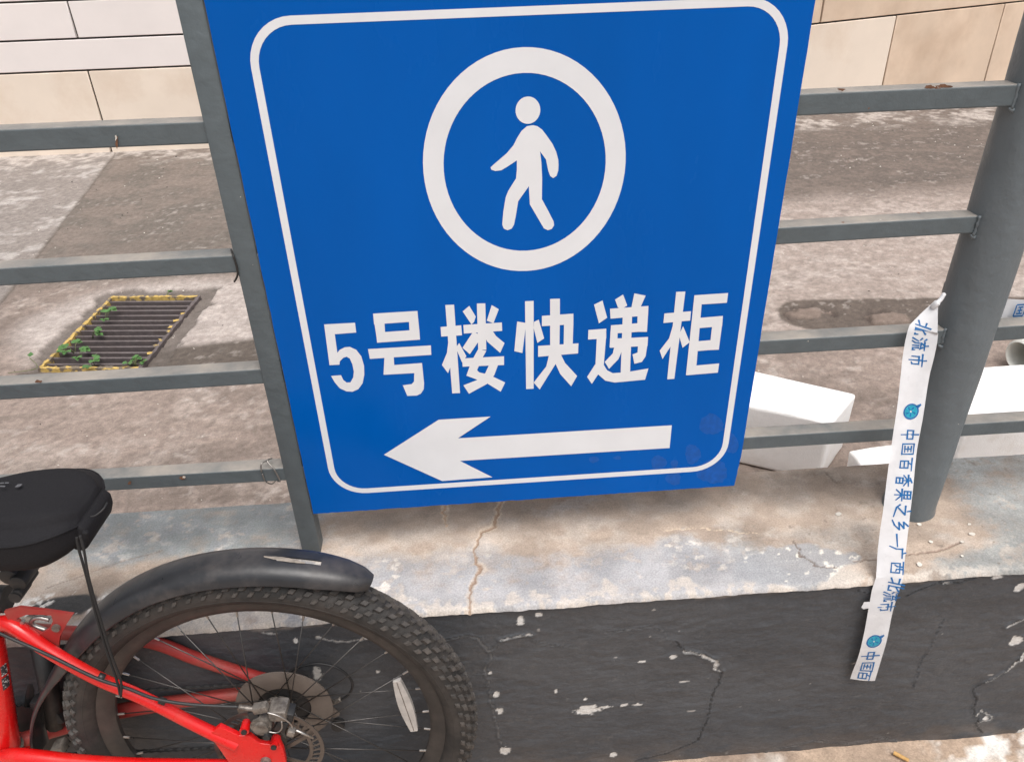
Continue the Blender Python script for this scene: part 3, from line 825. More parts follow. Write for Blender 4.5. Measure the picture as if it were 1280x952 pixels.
glyphs = [
 (ZA, [[(72, 262), (255, 252), (262, 310), (135, 320), (150, 430), (165, 412), (195, 397), (225, 395), (262, 412), (292, 450), (308, 505), (310, 560), (300, 610), (275, 645), (240, 660), (205, 658), (165, 640), (135, 605), (113, 567),
        (172, 562), (185, 590), (205, 606), (228, 605), (245, 575), (248, 540), (240, 500), (225, 465), (205, 453), (185, 460), (165, 480), (163, 500), (104, 503)]]),
 (ZA, [[(362, 198), (625, 182), (630, 243), (368, 262)], [(380, 310), (636, 293), (640, 352), (386, 370)], [(366, 230), (428, 226), (434, 330), (382, 334)], [(574, 230), (629, 226), (638, 320), (579, 324)],
       [(332, 408), (704, 386), (707, 442), (343, 466)], [(430, 450), (484, 446), (487, 502), (652, 490), (664, 610), (662, 645), (645, 672), (620, 683), (565, 685), (538, 622), (590, 615), (605, 600), (606, 550), (424, 560)]]),
 (ZA, [[(790, 147), (842, 145), (877, 668), (831, 670)], [(762, 277), (884, 267), (889, 326), (766, 334)], [(812, 330), (838, 420), (822, 510), (806, 550), (770, 502), (800, 430)], [(872, 372), (915, 450), (890, 488), (852, 400)],
       [(893, 185), (932, 152), (970, 215), (960, 248), (945, 262)], [(977, 138), (1027, 137), (1033, 412), (985, 412)], [(1065, 147), (1107, 172), (1075, 255), (1036, 240)], [(897, 265), (1125, 250), (1127, 300), (900, 316)],
       [(955, 305), (1010, 330), (935, 438), (892, 400)], [(1035, 300), (1070, 300), (1090, 330), (1141, 372), (1115, 430), (1040, 365), (1020, 330)],
       [(890, 463), (1138, 450), (1138, 502), (893, 512)], [(985, 408), (1033, 418), (1010, 460), (978, 532), (990, 545), (1050, 560), (1145, 605), (1118, 660), (1040, 612), (915, 565), (945, 480)],
       [(1050, 500), (1103, 500), (1080, 562), (1035, 615), (930, 672), (897, 622), (985, 588), (1028, 548)]]),
 (ZB, [[(112, 112), (158, 110), (158, 578), (118, 580)], [(70, 220), (118, 228), (98, 388), (55, 378)], [(160, 222), (185, 210), (214, 310), (178, 334), (158, 255)], [(246, 100), (298, 98), (298, 190), (295, 400), (246, 400)],
       [(202, 190), (370, 178), (370, 235), (202, 245)], [(320, 230), (370, 230), (366, 345), (318, 350)], [(182, 350), (397, 336), (395, 390), (182, 408)], [(245, 380), (300, 380), (285, 430), (190, 582), (158, 545), (225, 460)],
       [(268, 430), (298, 385), (325, 440), (390, 510), (358, 565), (300, 500)]]),
 (ZB, [[(480, 130), (525, 108), (550, 200), (506, 230)], [(450, 265), (545, 258), (545, 310), (448, 316)], [(495, 300), (545, 295), (532, 450), (487, 462)], [(486, 448), (532, 448), (505, 497), (468, 552), (443, 515)],
       [(500, 500), (528, 445), (550, 480), (580, 495), (650, 490), (770, 470), (752, 530), (590, 545), (540, 535)], [(592, 103), (635, 76), (657, 135), (625, 155), (607, 145)], [(695, 70), (755, 82), (725, 150), (678, 150)],
       [(565, 152), (770, 137), (768, 187), (568, 205)], [(712, 180), (768, 180), (762, 275), (710, 275)], [(570, 240), (765, 225), (762, 272), (568, 285)], [(568, 270), (606, 268), (604, 355), (563, 358)], [(565, 312), (768, 302), (765, 350), (565, 360)],
       [(633, 190), (683, 185), (672, 492), (622, 494)], [(715, 340), (765, 340), (755, 405), (735, 435), (695, 445), (685, 395), (712, 385)], [(590, 345), (640, 350), (610, 420), (560, 472), (537, 435), (580, 390)]]),
 (ZB, [[(918, 62), (967, 60), (908, 525), (870, 528)], [(855, 177), (997, 165), (992, 215), (850, 228)], [(905, 225), (925, 300), (870, 380), (845, 420), (830, 375), (880, 310)], [(955, 245), (990, 330), (952, 360), (932, 290)],
       [(1015, 80), (1058, 78), (1022, 500), (970, 506)], [(1015, 80), (1195, 68), (1188, 120), (1010, 132)], [(1045, 200), (1167, 190), (1163, 245), (1040, 255)], [(1110, 240), (1163, 235), (1145, 370), (1095, 372)],
       [(1030, 325), (1150, 315), (1145, 368), (1025, 378)], [(980, 458), (1147, 443), (1140, 492), (975, 506)]]),
]
for fn_, polys in glyphs:
    decal('printed_character', [[fn_(*p) for p in q] for q in polys])
def ZC(x, y): return spt(400 + x / 4.571, 500 + y / 4.571)
decal('arrow', [[ZC(365, 310), ZC(678, 110), ZC(975, 92), ZC(788, 216), spt(839.7, 531), spt(836.9, 559.4), ZC(800, 345), ZC(985, 438), ZC(698, 460)]])

rz = random.Random(5)
for (cx, cy, ra, rb) in ((655, 445, 45, 38), (740, 535, 42, 40), (960, 500, 92, 66), (955, 230, 70, 58), (850, 400, 45, 55), (285, 430, 28, 18), (420, 420, 22, 10), (1075, 340, 34, 58), (745, 455, 20, 24)):
    P_ = []
    for i in range(26):
        q = 2 * pi * i / 26
        k = 1 + rz.uniform(-.08, .08) + 0.08 * math.sin(3 * q + cx)
        P_.append(spt(680 + (cx + ra * k * math.cos(q)) / 4.571, 480 + (cy + rb * k * math.sin(q)) / 4.571))
    keep_ = lay[0]
    lay[0] = SY - 0.00012 - 0.00001 * rz.random()
    decal('glue_stain', [P_], M['stain'])
    lay[0] = keep_

# ------------------------------------------------------------------ bicycle
BC, BL, BY = np.array([-0.3765, 0.862, 0.3395]), 0.065, math.radians(-2.2)
BA = np.array([math.cos(BY), math.sin(BY), 0.0])
BB_ = np.array([-math.sin(BL) * math.sin(BY), math.sin(BL) * math.cos(BY), math.cos(BL)])
BN = np.cross(BA, BB_)
def bk(u, v, w): return BC + BA * u + BB_ * v + BN * w
def bp_(x, y, w):
    d = ray(x, y)
    o_ = BC + BN * w
    return CAM + d * (((o_ - CAM) @ BN) / (d @ BN))
def bl_(x, y, w):
    p = bp_(x, y, w) - BC
    return (p @ BA, p @ BB_)
RT = 0.342
bike = empty('bicycle', bk(-0.45, -RT, 0), 'red bicycle with black covered saddle and mudguard leaning by the charcoal wall', 'bicycle')
def lathe(prof, seg, cu=0.0, cv=0.0, closed=True):
    V, Fc = [], []
    n = len(prof)
    for i in range(seg):
        q = 2 * pi * i / seg
        for r, w in prof:
            V.append(bk(cu + r * math.cos(q), cv + r * math.sin(q), w))
    for i in range(seg):
        for k in range(n if closed else n - 1):
            k2 = (k + 1) % n
            i2 = (i + 1) % seg
            Fc.append((i * n + k, i2 * n + k, i2 * n + k2, i * n + k2))
    return V, Fc
def btube(pts, r, seg=12): return tube(pts, r, seg)

def wheel(cu, cv, rear):
    RR = 0.3105
    tr = 0.0265
    prof = [(RR + tr * math.cos(a), 0.0285 * math.sin(a)) for a in [math.radians(-150 + 300 * i / 20) for i in range(21)]]
    rimp = [(0.290, 0.0125), (0.296, 0.0125), (0.296, 0.0145), (0.288, 0.0150), (0.276, 0.0135), (0.266, 0.009), (0.262, 0.004), (0.262, -0.004), (0.266, -0.009), (0.276, -0.0135), (0.288, -0.0150), (0.296, -0.0145), (0.296, -0.0125), (0.290, -0.0125)]
    V, Fc = lathe(rimp, 96, cu, cv)
    wh = mesh('rear_wheel' if rear else 'front_wheel', V, Fc, M['rim'], bike, smooth=True, sharp=35)
    V, Fc = lathe(prof, 120, cu, cv)
    mesh('tyre', V, Fc, M['rubber'], wh, smooth=True)
    # tread blocks: centre pair, shoulder and edge rows
    mb = MB()
    n = 86
    rows = []
    for sg_ in (-1, 1):
        for a0, ph, hu, hw, ht in ((10, 0.0, 0.0046, 0.0044, 0.0068), (32, 0.5, 0.0056, 0.0040, 0.0070), (53, 0.0, 0.0048, 0.0042, 0.0064), (73, 0.5, 0.0036, 0.0036, 0.0046)):
            rows.append((sg_ * a0, ph if sg_ > 0 else ph + 0.5, hu, hw, ht))
    for i in range(n):
        for a0, ph, hu, hw, ht in rows:
            q = 2 * pi * (i + ph) / n
            er = np.array([math.cos(q), math.sin(q)])
            et = np.array([-math.sin(q), math.cos(q)])
            a = math.radians(a0)
            base = RR + (tr - 0.001) * math.cos(a), 0.0275 * math.sin(a)
            nd = (math.cos(a), math.sin(a))
            sd = (-math.sin(a), math.cos(a))
            vv = []
            for hh, k in ((0, 1.15), (ht, 0.85)):
                for st_, sw in ((-1, -1), (1, -1), (1, 1), (-1, 1)):
                    r = base[0] + nd[0] * hh + sd[0] * sw * hw * k
                    w = base[1] + nd[1] * hh + sd[1] * sw * hw * k
                    t = st_ * hu * k + (sw * 0.0022 * (1 if a0 > 0 else -1))
                    c2 = er * r + et * t
                    vv.append(bk(cu + c2[0], cv + c2[1], w))
            mb.add(vv, BOXF)
    tag(mb.build('tread', M['tread'], wh), kind='stuff')
    # bead line moulded into the side wall
    for w in (0.0268, -0.0268):
        V, Fc = lathe([(0.3045 + 0.0014 * math.cos(t), w + 0.0014 * math.sin(t)) for t in [k * pi / 3 for k in range(6)]], 96, cu, cv)
        mesh('side_wall_rib', V, Fc, M['rubber'], wh, smooth=True)
    # spokes
    hubr, fl = 0.022, 0.031
    for i in range(32):
        side = 1 if i % 2 == 0 else -1
        k = i // 2
        lead = 1 if k % 2 == 0 else -1
        th = 2 * pi * i / 32 + 0.06
        hb = th + lead * math.radians(68)
        p0 = bk(cu + hubr * math.cos(hb), cv + hubr * math.sin(hb), side * fl)
        p1 = bk(cu + 0.264 * math.cos(th), cv + 0.264 * math.sin(th), side * 0.002)
        s_ = mesh('spoke', *tube([p0, p1], 0.00105, 5), M['spoke'], wh, smooth=True)
        d = p0 - p1
        d /= np.linalg.norm(d)
        mesh('nipple', *tube([p1, p1 + d * 0.013], 0.0019, 6), M['steel'], wh)
    # hub
    V, Fc = lathe([(0.006, -0.062), (0.006, -0.036), (0.026, -0.034), (0.026, -0.030), (0.016, -0.024), (0.0145, 0.0), (0.016, 0.024), (0.026, 0.030), (0.026, 0.034), (0.006, 0.036), (0.006, 0.066)], 24, cu, cv, False)
    mesh('hub', V, Fc, M['caliper'], wh, smooth=True, sharp=40)
    # brake rotor
    w = 0.046
    mb = MB()
    for r0, r1 in ((0.083, 0.0895), (0.0655, 0.0715)):
        mb.add(*lathe([(r0, w - .001), (r1, w - .001), (r1, w + .001), (r0, w + .001)], 72, cu, cv))
    for i in range(42):
        q = 2 * pi * i / 42
        f2 = lambda x, y, t, q=q: bk(cu + x * math.cos(q) - y * math.sin(q), cv + x * math.sin(q) + y * math.cos(q), t)
        dx = 0.003
        mb.add(*prism([(0.0710, -dx - .0015), (0.0835, dx - .0015), (0.0835, dx + .0022), (0.0710, -dx + .0022)], f2, w - .0009, w + .0009))
    for i in range(6):
        q = 2 * pi * i / 6 + 0.3
        f2 = lambda x, y, t, q=q: bk(cu + x * math.cos(q) - y * math.sin(q), cv + x * math.sin(q) + y * math.cos(q), t)
        mb.add(*prism([(0.024, -0.016), (0.026, -0.007), (0.067, 0.006), (0.067, -0.002)], f2, w - .0008, w + .0008))
    mb.add(*lathe([(0.012, w - .002), (0.027, w - .002), (0.027, w + .002), (0.012, w + .002)], 24, cu, cv))
    mb.build('brake_rotor', M['rotor'], wh)
    return wh
wh = wheel(0.0, 0.0, True)
# spoke protector and sprockets on the far side
V, Fc = lathe([(0.046, -0.030), (0.060, -0.0275), (0.076, -0.0285), (0.083, -0.031), (0.083, -0.034), (0.060, -0.031), (0.046, -0.0335)], 60, 0.008, 0.002)
mesh('spoke_protector', V, Fc, M['guard'], wh, smooth=True, sharp=30)
def sprocket(r, w, teeth, parent, name='sprocket', cu=0.0, cv=0.0, m='black'):
    P = []
    for i in range(teeth * 4):
        q = 2 * pi * i / (teeth * 4)
        rr = r + (0.0022 if i % 4 in (0, 1) else -0.002)
        P.append((cu + rr * math.cos(q), cv + rr * math.sin(q)))
    return mesh(name, *prism(P, bk, w - .001, w + .001), M[m], parent)
for i, r in enumerate((0.062, 0.056, 0.050, 0.044, 0.038, 0.032, 0.027)):
    sprocket(r, -0.037 - i * 0.0045, int(r * 500), wh)
wheel(-1.06, 0.0, False)

# reflector on the spokes
c0 = bl_(507, 880, 0.006)
mb = MB()
P = []
q0 = math.radians(-74)
for t in range(9): P.append((-0.034 + 0.0085 * t, 0.0062 + 0.0055 * math.sin(pi * t / 8)))
for t in range(9): P.append((0.034 - 0.0085 * t, -0.0062 - 0.0055 * math.sin(pi * t / 8)))
p_a, p_b = np.array(bl_(496, 849, 0.006)), np.array(bl_(518, 911, 0.006))
ax = (p_b - p_a) / np.linalg.norm(p_b - p_a)
ay = np.array([-ax[1], ax[0]])
hl = np.linalg.norm(p_b - p_a) / 2
f2 = lambda x, y, t: bk(*((p_a + p_b) / 2 + ax * x * hl / 0.034 + ay * y), t)
rf = mesh('reflector', *prism(P, f2, 0.002, 0.010), M['reflector'], wh)
mesh('reflector_groove', *prism([(-0.033, 0.0006), (0.033, 0.0006), (0.033, -0.0006), (-0.033, -0.0006)], f2, 0.0095, 0.0104), M['guard'], wh)

# frame
def ftube(name, pts, r, m='red', seg=14):
    return mesh(name, *tube(smoothpath(pts, 6), r if isinstance(r, (int, float)) else list(np.interp(np.linspace(0, 1, (len(pts) - 1) * 6 + 1), np.linspace(0, 1, len(r)), r)), seg), M[m], bike, smooth=True, sharp=60)
BBP = (-0.468, -0.062)
ST = (-0.402, 0.232)
ftube('seat_tube', [bk(*BBP, 0), bk(-0.436, 0.08, 0), bk(*ST, 0)], 0.0172)
ftube('seat_stay', [bk(-0.405, 0.232, 0.012), bp_(8, 778, 0.030), bp_(60, 812, 0.046), bp_(120, 846, 0.055), bp_(180, 872, 0.058), bp_(240, 903, 0.062), bp_(296, 930, 0.066)], [0.013, 0.012, 0.0108, 0.0105, 0.0102, 0.010, 0.011])
ftube('chain_stay', [bk(-0.475, -0.035, 0.022), bp_(20, 944, 0.040), bp_(90, 951, 0.048), bp_(160, 955, 0.053), bp_(230, 956, 0.060), bp_(300, 957, 0.066)], [0.013, 0.013, 0.012, 0.011, 0.011])
ftube('seat_stay', [bk(-0.405, 0.232, -0.012), bk(-0.355, 0.205, -0.03), bp_(177, 799, -0.054), bp_(247, 823, -0.058), bp_(320, 846, -0.062), bp_(352, 853, -0.064)], [0.013, 0.012, 0.0112, 0.011, 0.0115, 0.012], 'reddusty')
mesh('dropout', *tube([bp_(345, 850, -0.064), bp_(378, 862, -0.066), bk(0.0, 0.0, -0.068)], [0.010, 0.007, 0.01], 8), M['reddusty'], bike, smooth=True)
ftube('chain_stay', [bk(-0.46, -0.045, -0.022), bk(-0.40, -0.042, -0.042), bp_(150, 888, -0.054), bp_(288, 868, -0.062), bk(-0.01, 0.0, -0.067)], [0.013, 0.0135, 0.0135, 0.012, 0.010], 'reddusty')
ftube('top_tube', [bk(-0.412, 0.215, 0), bk(-0.97, 0.325, 0)], 0.018)
ftube('down_tube', [bk(-0.468, -0.062, 0), bk(-0.975, 0.255, 0)], 0.021)
ftube('head_tube', [bk(-0.957, 0.225, 0), bk(-0.985, 0.355, 0)], 0.021)
mesh('bottom_bracket', *tube([bk(*BBP, -0.036), bk(*BBP, 0.036)], 0.023, 20), M['red'], bike, smooth=True, sharp=50)
for s in (-1, 1):
    ftube('fork_blade', [bk(-0.955, 0.215, 0), bk(-0.962, 0.19, s * 0.05), bk(-1.01, 0.09, s * 0.052), bk(-1.06, 0.0, s * 0.046)], [0.02, 0.016, 0.013, 0.009], 'black')
ftube('handlebar_stem', [bk(-0.985, 0.35, 0), bk(-0.99, 0.40, 0), bk(-1.05, 0.43, 0)], 0.016, 'black')
ftube('handlebar', [bk(-1.03, 0.445, -0.30), bk(-1.05, 0.435, -0.1), bk(-1.05, 0.43, 0.0), bk(-1.05, 0.435, 0.1), bk(-1.03, 0.445, 0.30)], 0.0145, 'black')
mb = MB()
for (v0, v1, q0_, q1_) in ((0.150, 0.172, 0.15, 0.75), (0.120, 0.146, 0.10, 0.8)):
    vv, ff = [], []
    for i in range(7):
        q_ = q0_ + (q1_ - q0_) * i / 6
        for v_ in (v0, v1):
            cu_ = np.interp(v_, [-0.062, 0.08, 0.232], [-0.468, -0.436, -0.402])
            vv.append(bk(cu_ + 0.0176 * math.cos(q_), v_, 0.0176 * math.sin(q_)))
    for i in range(6): ff.append((2 * i, 2 * i + 2, 2 * i + 3, 2 * i + 1))
    mb.add(vv, ff)
mb.build('sticker', M['sticker'], bike, smooth=True)
# brake mount plate and bosses
dp = [(262, 915), (275, 905), (300, 917), (312, 916), (325, 926), (340, 928), (350, 924), (355, 934), (358, 948), (360, 975), (335, 990), (300, 985), (290, 955)]
o = mesh('dropout', *prism([bl_(x, y, 0.067) for x, y in dp], bk, 0.062, 0.071), M['red'], bike)
bevel(o, 0.0018, 2)
def cyl(name, c, w0, w1, r, m, parent=None, seg=20):
    return mesh(name, *tube([bk(*c, w0), bk(*c, w1)], r, seg), M[m], parent or bike, smooth=True, sharp=50)
for px in ((306, 911), (343, 930)):
    c_ = bl_(*px, 0.072)
    cyl('brake_boss', c_, 0.058, 0.076, 0.0075, 'red')
    cyl('bolt', c_, 0.076, 0.079, 0.0045, 'black')
cyl('axle_nut', (0.0, 0.0), 0.066, 0.078, 0.0085, 'caliper')
cyl('axle_nut', (0.0, 0.0), -0.080, -0.066, 0.0085, 'caliper')
# brake caliper
cal = cyl('brake_caliper', bl_(327, 904, 0.07), 0.05, 0.076, 0.0165, 'caliper')
c_ = bl_(327, 908, 0.076)
cyl('adjuster', c_, 0.076, 0.082, 0.012, 'caliper', cal)
cyl('bolt', bl_(334, 918, 0.08), 0.072, 0.086, 0.0055, 'black', cal)
def cbox(name, px, w, su, sv, sw, ang, m, parent):
    c_ = bl_(*px, w)
    ca, sa = math.cos(ang), math.sin(ang)
    f2 = lambda x, y, t: bk(c_[0] + x * ca - y * sa, c_[1] + x * sa + y * ca, t)
    o = mesh(name, *prism([(-su, -sv), (su, -sv), (su, sv), (-su, sv)], f2, w - sw, w + sw), M[m], parent)
    return bevel(o, min(su, sv, sw) * 0.35, 2)
cbox('caliper_body', (349, 886), 0.056, 0.014, 0.011, 0.016, -0.1, 'caliper', cal)
cbox('caliper_body', (362, 890), 0.052, 0.008, 0.010, 0.012, -0.3, 'black', cal)
cbox('actuator_arm', (326, 884), 0.066, 0.012, 0.007, 0.007, 0.2, 'caliper', cal)
cbox('actuator_arm', (319, 893), 0.064, 0.008, 0.014, 0.008, 0.1, 'black', cal)
cbox('mount_bracket', (352, 905), 0.062, 0.009, 0.012, 0.006, -0.5, 'black', cal)
cbox('cable_clamp', (364, 914), 0.07, 0.006, 0.006, 0.006, -0.4, 'caliper', cal)
mesh('return_spring', *tube(smoothpath([bp_(334, 890, 0.078), bp_(350, 895, 0.08), bp_(362, 903, 0.078), bp_(366, 909, 0.074)], 5), 0.0013, 6), M['steel'], cal, smooth=True)
mesh('return_spring', *tube(smoothpath([bp_(352, 901, 0.082), bp_(352, 910, 0.084), bp_(346, 915, 0.085), bp_(336, 914, 0.085)], 5), 0.0011, 6), M['steel'], cal, smooth=True)
mesh('cable_end', *tube([bp_(370, 912, 0.074), bp_(392, 922, 0.07)], 0.0021, 6), M['steel'], cal, smooth=True)
# cables
def cable(pts, r=0.0026, m='black', name='cable'):
    return mesh(name, *tube(smoothpath(pts, 6), r, 8), M[m], bike, smooth=True)
cable([bp_(-60, 762, 0.05), bp_(0, 791, 0.052), bp_(60, 818, 0.062), bp_(120, 847, 0.070), bp_(160, 860, 0.072), bp_(195, 873, 0.073), bp_(240, 880, 0.07), bp_(300, 883, 0.068)])
cable([bp_(298, 883, 0.068), bp_(320, 886, 0.068)], 0.0042, 'caliper')
cable([bp_(355, 843, -0.062), bp_(375, 833, -0.060), bp_(400, 829, -0.058), bp_(425, 836, -0.057), bp_(440, 852, -0.057), bp_(437, 866, -0.058), bp_(425, 875, -0.060), bp_(414, 878, -0.062)], 0.0024)
cable([bp_(426, 873, -0.060), bp_(412, 880, -0.062)], 0.0045, 'caliper')
for (x, y) in ((127, 842), (203, 872)):
    mesh('cable_clip', *tube([bp_(x - 4, y + 2, 0.066), bp_(x + 4, y + 5, 0.066)], 0.0055, 8), M['black'], bike, smooth=True)
# rear derailleur behind the wheel
dr = cbox('rear_derailleur', (384, 856), -0.064, 0.010, 0.018, 0.008, 0.4, 'black', bike)
cyl('jockey_wheel', bl_(423, 905, -0.06), -0.066, -0.054, 0.012, 'black', dr)
cbox('cage', (412, 885), -0.064, 0.007, 0.022, 0.003, 0.5, 'guard', dr)
# chain and chainring
cr_ = sprocket(0.075, -0.048, 34, bike, 'chainring', BBP[0], BBP[1], 'black')
for (a, b) in ((bl_(60, 868, -0.048), bl_(318, 855, -0.048)), (bl_(60, 943, -0.048), bl_(300, 933, -0.048))):
    n = 46
    pts = [(a[0] + (b[0] - a[0]) * i / n, a[1] + (b[1] - a[1]) * i / n) for i in range(n + 1)]
    mesh('chain', *tube([bk(u, v, -0.048) for u, v in pts], [0.0042 if i % 2 else 0.0026 for i in range(n + 1)], 6), M['black'], bike)
for s, ang in ((1, -1.9), (-1, 1.25)):
    e_ = (BBP[0] + 0.17 * math.cos(ang), BBP[1] + 0.17 * math.sin(ang))
    arm = mesh('crank_arm', *tube([bk(*BBP, s * 0.066), bk(*e_, s * 0.075)], [0.013, 0.010], 10), M['black'], bike, smooth=True)
    o = mesh('pedal', *prism([(e_[0] - .045, e_[1] - .01), (e_[0] + .045, e_[1] - .01), (e_[0] + .045, e_[1] + .01), (e_[0] - .045, e_[1] + .01)], bk, s * 0.085, s * 0.16), M['black'], bike)
# front derailleur clutter and clamp on the seat tube
mesh('band_clamp', *tube([bk(-0.4625, -0.040, 0), bk(-0.4595, -0.028, 0)], 0.0205, 18), M['caliper'], bike, smooth=True, sharp=50)
cbox('front_derailleur', (62, 885), -0.03, 0.018, 0.03, 0.012, 0.2, 'black', bike)
cbox('bracket', (75, 932), 0.005, 0.010, 0.008, 0.012, 0.3, 'caliper', bike)
mesh('bottle_holder', *tube([bp_(50, 800, -0.03), bp_(62, 860, -0.03), bp_(70, 905, -0.03)], 0.016, 10), M['black'], bike, smooth=True)
# gusset plate with a hole, bolt and seat clamp
gz = 0.034
outer = [(5, 764), (24, 759), (58, 763), (91, 768), (83, 780), (75, 795), (72, 816), (45, 803), (15, 785)]
hole = [(20, 773), (33, 768), (52, 768), (64, 769), (66, 776), (61, 786), (51, 792), (36, 785), (26, 778)]
ou = [bl_(x, y, gz) for x, y in outer]
ho = [bl_(x, y, gz) for x, y in hole]
n = len(ou)
V = [bk(*p, gz) for p in ou] + [bk(*p, gz) for p in ho] + [bk(*p, gz - .005) for p in ou] + [bk(*p, gz - .005) for p in ho]
Fc = []
for i in range(n):
    j = (i + 1) % n
    Fc += [(i, j, n + j, n + i), (i, 2 * n + i, 2 * n + j, j), (n + i, n + j, 3 * n + j, 3 * n + i), (2 * n + i, 3 * n + i, 3 * n + j, 2 * n + j)]
gs = mesh('gusset', V, Fc, M['reddusty'], bike)
cyl('bolt', bl_(71, 783, gz), gz - .002, gz + 0.005, 0.006, 'caliper', gs)
cyl('bolt', bl_(28, 777, gz), gz - .004, gz + 0.002, 0.0028, 'steel', gs)
mesh('metal_hook', *tube(smoothpath([bp_(62, 774, 0.024), bp_(48, 771, 0.024), bp_(40, 775, 0.024), bp_(42, 781, 0.024), bp_(58, 787, 0.024)], 5), 0.0036, 8), M['steel'], gs, smooth=True)
ftube('seat_post', [bk(*ST, 0), bk(-0.365, 0.425, 0)], 0.0145, 'black')
sct = mesh('seat_clamp', *tube([bp_(-14, 748, 0), bp_(10, 748, 0)], 0.021, 16), M['black'], bike, smooth=True, sharp=50)
for (px_, py_, r_, w0_, w1_) in ((24, 726, 0.0125, -0.022, 0.026), (10, 722, 0.014, -0.02, 0.02), (26, 737, 0.0075, -0.02, 0.030)):
    o = cyl('clamp_block', bl_(px_, py_, 0.02), w0_, w1_, r_, 'black', sct)
    bevel(o, 0.002, 2)
cyl('clamp_bolt', bl_(20, 745, 0.028), 0.0, 0.032, 0.009, 'black', sct)

# mudguard
def mudguard():
    th = np.radians([57.5, 60, 64, 70, 76, 82, 90, 100, 110, 120, 130, 138, 146, 153, 159, 166, 173, 180, 187])
    rr = np.array([0.3745, 0.3765, 0.3765, 0.374, 0.371, 0.369, 0.3665, 0.3645, 0.363, 0.361, 0.3595, 0.359, 0.359, 0.362, 0.369, 0.382, 0.396, 0.409, 0.420])
    hw = np.array([0.014, 0.024, 0.030, 0.0345, 0.0355, 0.036, 0.036, 0.036, 0.036, 0.036, 0.036, 0.0355, 0.034, 0.030, 0.027, 0.026, 0.025, 0.024, 0.022])
    dp_ = np.array([0.022, 0.026, 0.029, 0.033, 0.034, 0.035, 0.036, 0.036, 0.036, 0.036, 0.036, 0.034, 0.030, 0.022, 0.015, 0.011, 0.009, 0.008, 0.008])
    K = 3
    tt = np.linspace(0, 1, (len(th) - 1) * K + 1)
    t0 = np.linspace(0, 1, len(th))
    th, rr, hw, dp_ = [np.interp(tt, t0, a) for a in (th, rr, hw, dp_)]
    nw = 16
    outer, inner = [], []
    V = []
    def prof(i, k, off):
        s = -1 + 2 * k / nw
        a = s * pi / 2 * 0.93
        w = math.copysign(abs(math.sin(a)) ** 0.8, a) * hw[i]
        drop = (1 - math.cos(a) ** 0.62) * dp_[i]
        r = rr[i] - drop - off
        return bk(r * math.cos(th[i]), r * math.sin(th[i]), w * (1 - off * 20))
    n = len(th)
    for off in (0.0, 0.0022):
        for i in range(n):
            for k in range(nw + 1):
                V.append(prof(i, k, off))
    S = n * (nw + 1)
    def id_(l, i, k): return l * S + i * (nw + 1) + k
    keep = np.ones((n - 1, nw), bool)
    for i in range(n - 1):
        deg = math.degrees((th[i] + th[i + 1]) / 2)
        for k in range(nw):
            s = -1 + 2 * (k + .5) / nw
            if 69.5 < deg < 81 and 0.0 < s < 0.13 and not (73 < deg < 74): keep[i, k] = False
    Fc = []
    for i in range(n - 1):
        for k in range(nw):
            if keep[i, k]:
                Fc.append((id_(0, i, k), id_(0, i, k + 1), id_(0, i + 1, k + 1), id_(0, i + 1, k)))
                Fc.append((id_(1, i, k), id_(1, i + 1, k), id_(1, i + 1, k + 1), id_(1, i, k + 1)))
    for i in range(n - 1):
        for k in (0, nw):
            Fc.append((id_(0, i, k), id_(0, i + 1, k), id_(1, i + 1, k), id_(1, i, k)))
    for i in (0, n - 1):
        for k in range(nw):
            Fc.append((id_(0, i, k), id_(1, i, k), id_(1, i, k + 1), id_(0, i, k + 1)))
    o = mesh('mudguard', V, Fc, M['plastic'], bike, smooth=True, sharp=50)
    # dried mud filling the long slot
    mm = MB()
    q0, q1 = math.radians(73.5), math.radians(83)
    vv, ff = [], []
    for i in range(13):
        q = q0 + (q1 - q0) * i / 12
        r = np.interp(math.degrees(q), [60, 70, 82, 90], [0.3765, 0.374, 0.369, 0.3665])
        wd = 0.0055 * math.sin(pi * (i + 0.4) / 12.8) + 0.0012 * random.random()
        for s in (-1, 0, 1):
            vv.append(bk((r + (0.0016 if s == 0 else 0.0002)) * math.cos(q), (r + (0.0016 if s == 0 else 0.0002)) * math.sin(q), 0.006 + s * wd * 0.75 - 0.004 * (i - 6) / 6))
    for i in range(12):
        for s in range(2):
            ff.append((i * 3 + s, i * 3 + s + 1, i * 3 + s + 4, i * 3 + s + 3))
    mesh('dried_mud', vv, ff, M['mud'], o, smooth=True)
    return o
mudguard()

